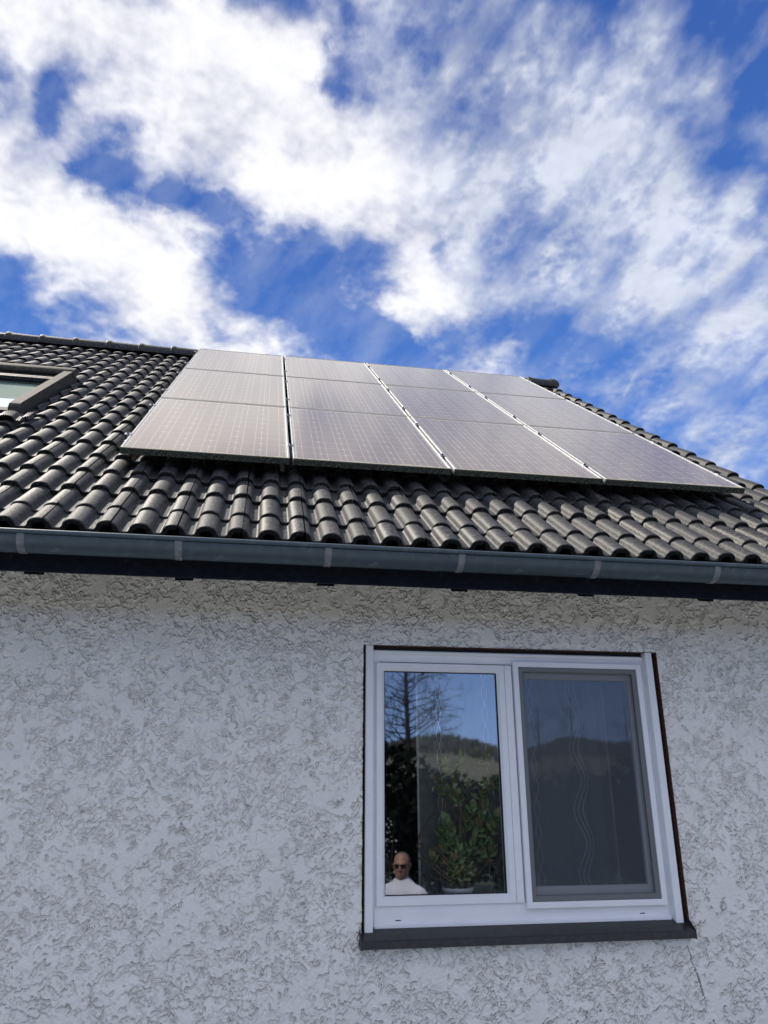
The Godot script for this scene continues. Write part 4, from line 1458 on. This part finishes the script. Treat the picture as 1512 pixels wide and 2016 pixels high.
func build_person() -> void:
	var o := node("person", self, Transform3D(Basis.from_euler(Vector3(0, 0.36, 0)).scaled(Vector3.ONE * 1.02), Vector3(1.40, 0.0, -0.97)))
	var turn := Basis.from_euler(Vector3(0, 0.5, 0))   # the trunk is turned further than the head
	tag(o, "bald person in white T-shirt and sunglasses, hands on hips, mirrored in the clear pane", "person")
	var body := MB.new()
	var bones := []
	for s in [-1.0, 1.0]:
		var sh := Vector3(0.180 * s, 1.365, 0.015)
		var el := Vector3(0.355 * s, 1.165, 0.10)
		var wr := Vector3(0.235 * s, 0.985, -0.03)
		bones.append([sh, el, 0.052, 0.040, 0.03])
		bones.append([el, wr, 0.039, 0.026, 0.02])
		bones.append([wr, Vector3(0.185 * s, 0.965, -0.085), 0.027, 0.024, 0.02])
		bones.append([Vector3(0.095 * s, 0.92, 0.0), Vector3(0.11 * s, 0.50, -0.01), 0.085, 0.056, 0.04])
		bones.append([Vector3(0.11 * s, 0.50, -0.01), Vector3(0.12 * s, 0.10, 0.03), 0.055, 0.036, 0.03])
		bones.append([Vector3(0.12 * s, 0.065, 0.04), Vector3(0.145 * s, 0.04, -0.13), 0.038, 0.03, 0.03])
	bones.append([Vector3(-0.12, 1.33, 0.015), Vector3(0.12, 1.33, 0.015), 0.085, 0.085, 0.06])
	bones.append([Vector3(0, 1.33, 0.0), Vector3(0, 1.02, -0.01), 0.135, 0.13, 0.06])
	bones.append([Vector3(-0.06, 0.94, 0.0), Vector3(0.06, 0.94, 0.0), 0.125, 0.125, 0.06])
	bones.append([Vector3(0, 1.38, 0.015), Vector3(0, 1.55, -0.005), 0.060, 0.054, 0.04])
	for b in bones:
		b[0] = turn * b[0]
		b[1] = turn * b[1]
	flesh(body, bones, 0.014)
	var head := [
		[Vector3(0, 1.655, 0.012), Vector3(0, 1.648, 0.028), 0.080, 0.082, 0.02], [Vector3(0, 1.60, -0.028), Vector3(0, 1.565, -0.040), 0.066, 0.052, 0.03],
		[Vector3(-0.035, 1.555, -0.015), Vector3(0, 1.530, -0.062), 0.035, 0.028, 0.03], [Vector3(0.035, 1.555, -0.015), Vector3(0, 1.530, -0.062), 0.035, 0.028, 0.03],
		[Vector3(0, 1.622, -0.088), Vector3(0, 1.583, -0.110), 0.008, 0.014, 0.012], [Vector3(-0.012, 1.580, -0.098), Vector3(0.012, 1.580, -0.098), 0.009, 0.009, 0.01],
		[Vector3(-0.035, 1.638, -0.072), Vector3(0.035, 1.638, -0.072), 0.016, 0.016, 0.015], [Vector3(-0.018, 1.553, -0.086), Vector3(0.018, 1.553, -0.086), 0.007, 0.007, 0.006],
		[Vector3(-0.017, 1.543, -0.083), Vector3(0.017, 1.543, -0.083), 0.008, 0.008, 0.006], [Vector3(0, 1.50, 0.0), Vector3(0, 1.58, 0.0), 0.055, 0.055, 0.03]]
	for s in [-1.0, 1.0]:
		head.append([Vector3(0.082 * s, 1.625, 0.022), Vector3(0.078 * s, 1.588, 0.008), 0.014, 0.010, 0.008])
		head.append([Vector3(0.042 * s, 1.590, -0.062), Vector3(0.036 * s, 1.575, -0.066), 0.024, 0.02, 0.02])
	var nape := Vector3(0, 1.5, 0)
	for b in head:
		b[0] = nape + (b[0] - nape) * 0.85
		b[1] = nape + (b[1] - nape) * 0.85
		b[2] *= 0.85
		b[3] *= 0.85
	flesh(body, head, 0.005)
	for s in [-1.0, 1.0]:                            # palms on the hips, fingers forward, thumbs back
		var hand := [[Vector3(0.235 * s, 0.985, -0.03), Vector3(0.190 * s, 0.965, -0.08), 0.026, 0.022, 0.02]]
		for k in 4:
			var r := Vector3(0.192 * s, 0.985 - 0.017 * k, -0.078)
			var m := r + Vector3(-0.022 * s, -0.004, -0.036 + 0.003 * absf(k - 1.5))
			hand.append([r, m, 0.0095, 0.0088, 0.006])
			hand.append([m, m + Vector3(-0.026 * s, -0.006, -0.016 - 0.004 * (1.5 - absf(k - 1.5))), 0.0088, 0.0075, 0.004])
		var th := Vector3(0.222 * s, 1.0, -0.045)
		hand.append([th, th + Vector3(-0.012 * s, 0.022, 0.022), 0.011, 0.0095, 0.008])
		hand.append([th + Vector3(-0.012 * s, 0.022, 0.022), th + Vector3(-0.026 * s, 0.028, 0.040), 0.0095, 0.008, 0.004])
		for b in hand:
			b[0] = turn * b[0]
			b[1] = turn * b[1]
		flesh(body, hand, 0.0042)
	put(body.mesh(), "body", M.skin, o)
	var shirt := MB.new()
	var cloth := [[Vector3(-0.12, 1.325, 0.015), Vector3(0.12, 1.325, 0.015), 0.092, 0.092, 0.06], [Vector3(0, 1.33, 0.0), Vector3(0, 1.0, -0.012), 0.150, 0.150, 0.06], [Vector3(-0.06, 0.93, 0.0), Vector3(0.06, 0.93, 0.0), 0.139, 0.139, 0.05], [Vector3(0, 1.38, 0.015), Vector3(0, 1.455, 0.008), 0.078, 0.070, 0.04]]
	for s in [-1.0, 1.0]:
		cloth.append([Vector3(0.180 * s, 1.360, 0.015), Vector3(0.275 * s, 1.235, 0.062), 0.064, 0.066, 0.05])
		cloth.append([Vector3(0.03 * s, 1.43, 0.015), Vector3(0.17 * s, 1.368, 0.015), 0.060, 0.060, 0.05])
	flesh(shirt, cloth, 0.012)
	put(shirt.mesh(), "shirt", M.shirt, o).transform.basis = turn
	var legs := MB.new()
	var cut := [[Vector3(-0.06, 0.91, 0.0), Vector3(0.06, 0.91, 0.0), 0.133, 0.133, 0.05]]
	for s in [-1.0, 1.0]:
		cut.append([Vector3(0.095 * s, 0.90, 0.0), Vector3(0.11 * s, 0.50, -0.01), 0.100, 0.075, 0.04])
		cut.append([Vector3(0.11 * s, 0.50, -0.01), Vector3(0.12 * s, 0.12, 0.03), 0.074, 0.060, 0.03])
	flesh(legs, cut, 0.014)
	put(legs.mesh(), "trousers", M.trousers, o).transform.basis = turn
	for s in [-1.0, 1.0]:
		var shoe := MB.new()
		flesh(shoe, [[Vector3(0.12 * s, 0.05, 0.05), Vector3(0.146 * s, 0.045, -0.15), 0.048, 0.042, 0.03]], 0.012)
		put(shoe.mesh(), "shoe", M.shoe, o).transform.basis = turn
	var hair := MB.new()
	flesh(hair, [[Vector3(0, 1.660, 0.030), Vector3(0, 1.625, 0.045), 0.083, 0.078, 0.02]], 0.007)
	put(hair.mesh(), "hair", M.hair, o).transform = Transform3D(Basis.from_scale(Vector3.ONE * 0.85), nape * 0.15)
	var sp := MB.new()
	for s in [-1.0, 1.0]:
		sp.box(Vector3(0.034 * s, 1.614, -0.097 + 0.006), Vector3(0.052, 0.036, 0.006), 0.002, Basis.from_euler(Vector3(0, -0.18 * s, 0)))
		sp.box(Vector3(0.074 * s, 1.620, -0.045), Vector3(0.004, 0.008, 0.11), 0.001, Basis.from_euler(Vector3(0, 0.12 * s, 0)))
	sp.box(Vector3(0, 1.622, -0.101), Vector3(0.018, 0.005, 0.004), 0.001)
	put(sp.mesh(), "sunglasses", M.lens, o).transform = Transform3D(Basis.from_scale(Vector3.ONE * 0.85), nape * 0.15)


func _ready() -> void:
	rng.seed = 3
	var cam := Camera3D.new()
	cam.name = "camera"
	cam.fov = 67.68
	cam.near = 0.05
	cam.far = 2000.0
	cam.position = Vector3(0, EYE, 0)
	cam.rotation = Vector3(0.3506, -0.1689, -0.0027)
	add_child(cam)
	cam.current = true
	var env := Environment.new()
	env.background_mode = Environment.BG_SKY
	env.sky = Sky.new()
	var pano := PanoramaSkyMaterial.new()
	pano.panorama = make_sky()
	env.sky.sky_material = pano
	env.tonemap_mode = Environment.TONE_MAPPER_LINEAR
	env.tonemap_exposure = 1.3
	env.sdfgi_enabled = true
	env.ssao_enabled = true
	env.ssil_enabled = true
	var world := WorldEnvironment.new()
	world.name = "world"
	world.environment = env
	add_child(world)
	var sun := DirectionalLight3D.new()
	sun.name = "sun"
	sun.light_energy = 1.42
	sun.light_color = Color(1.0, 0.965, 0.91)
	sun.light_angular_distance = 0.5
	sun.shadow_enabled = true
	add_child(sun)
	sun.look_at_from_position(TO_SUN.normalized() * 60.0, Vector3.ZERO)

	make_materials()
	var U := Vector3(0, sin(PITCH), -cos(PITCH))
	slope = Transform3D(Basis(Vector3.RIGHT, Vector3(0, cos(PITCH), sin(PITCH)), -U), EAVE)

	var ground := MB.new()
	ground.quad(Vector3(-500, 0, -500), Vector3(500, 0, -500), Vector3(500, 0, 500), Vector3(-500, 0, 500), Vector3.DOWN)
	put(ground.mesh(), "ground", M.grass, self).set_meta("kind", "structure")
	var bounce_slab := MB.new()  # unseen paving, added to bounce sunlight up onto the shaded wall
	bounce_slab.box(Vector3(0.5, 0.0, WALL + 5.75), Vector3(17.0, 0.02, 11.5), 0.004)
	put(bounce_slab.mesh(), "bounce_pavement", M.bounce_paving, self).set_meta("kind", "structure")

	house = node("house", self)
	tag(house, "single-storey house with rough pale stucco, dark tiled roof and a white double window", "house")
	build_walls()
	build_eaves()
	build_roof()
	build_roof_window()
	build_window()
	build_panels()
	build_curtain()
	build_plants()
	build_garden()
	build_person()
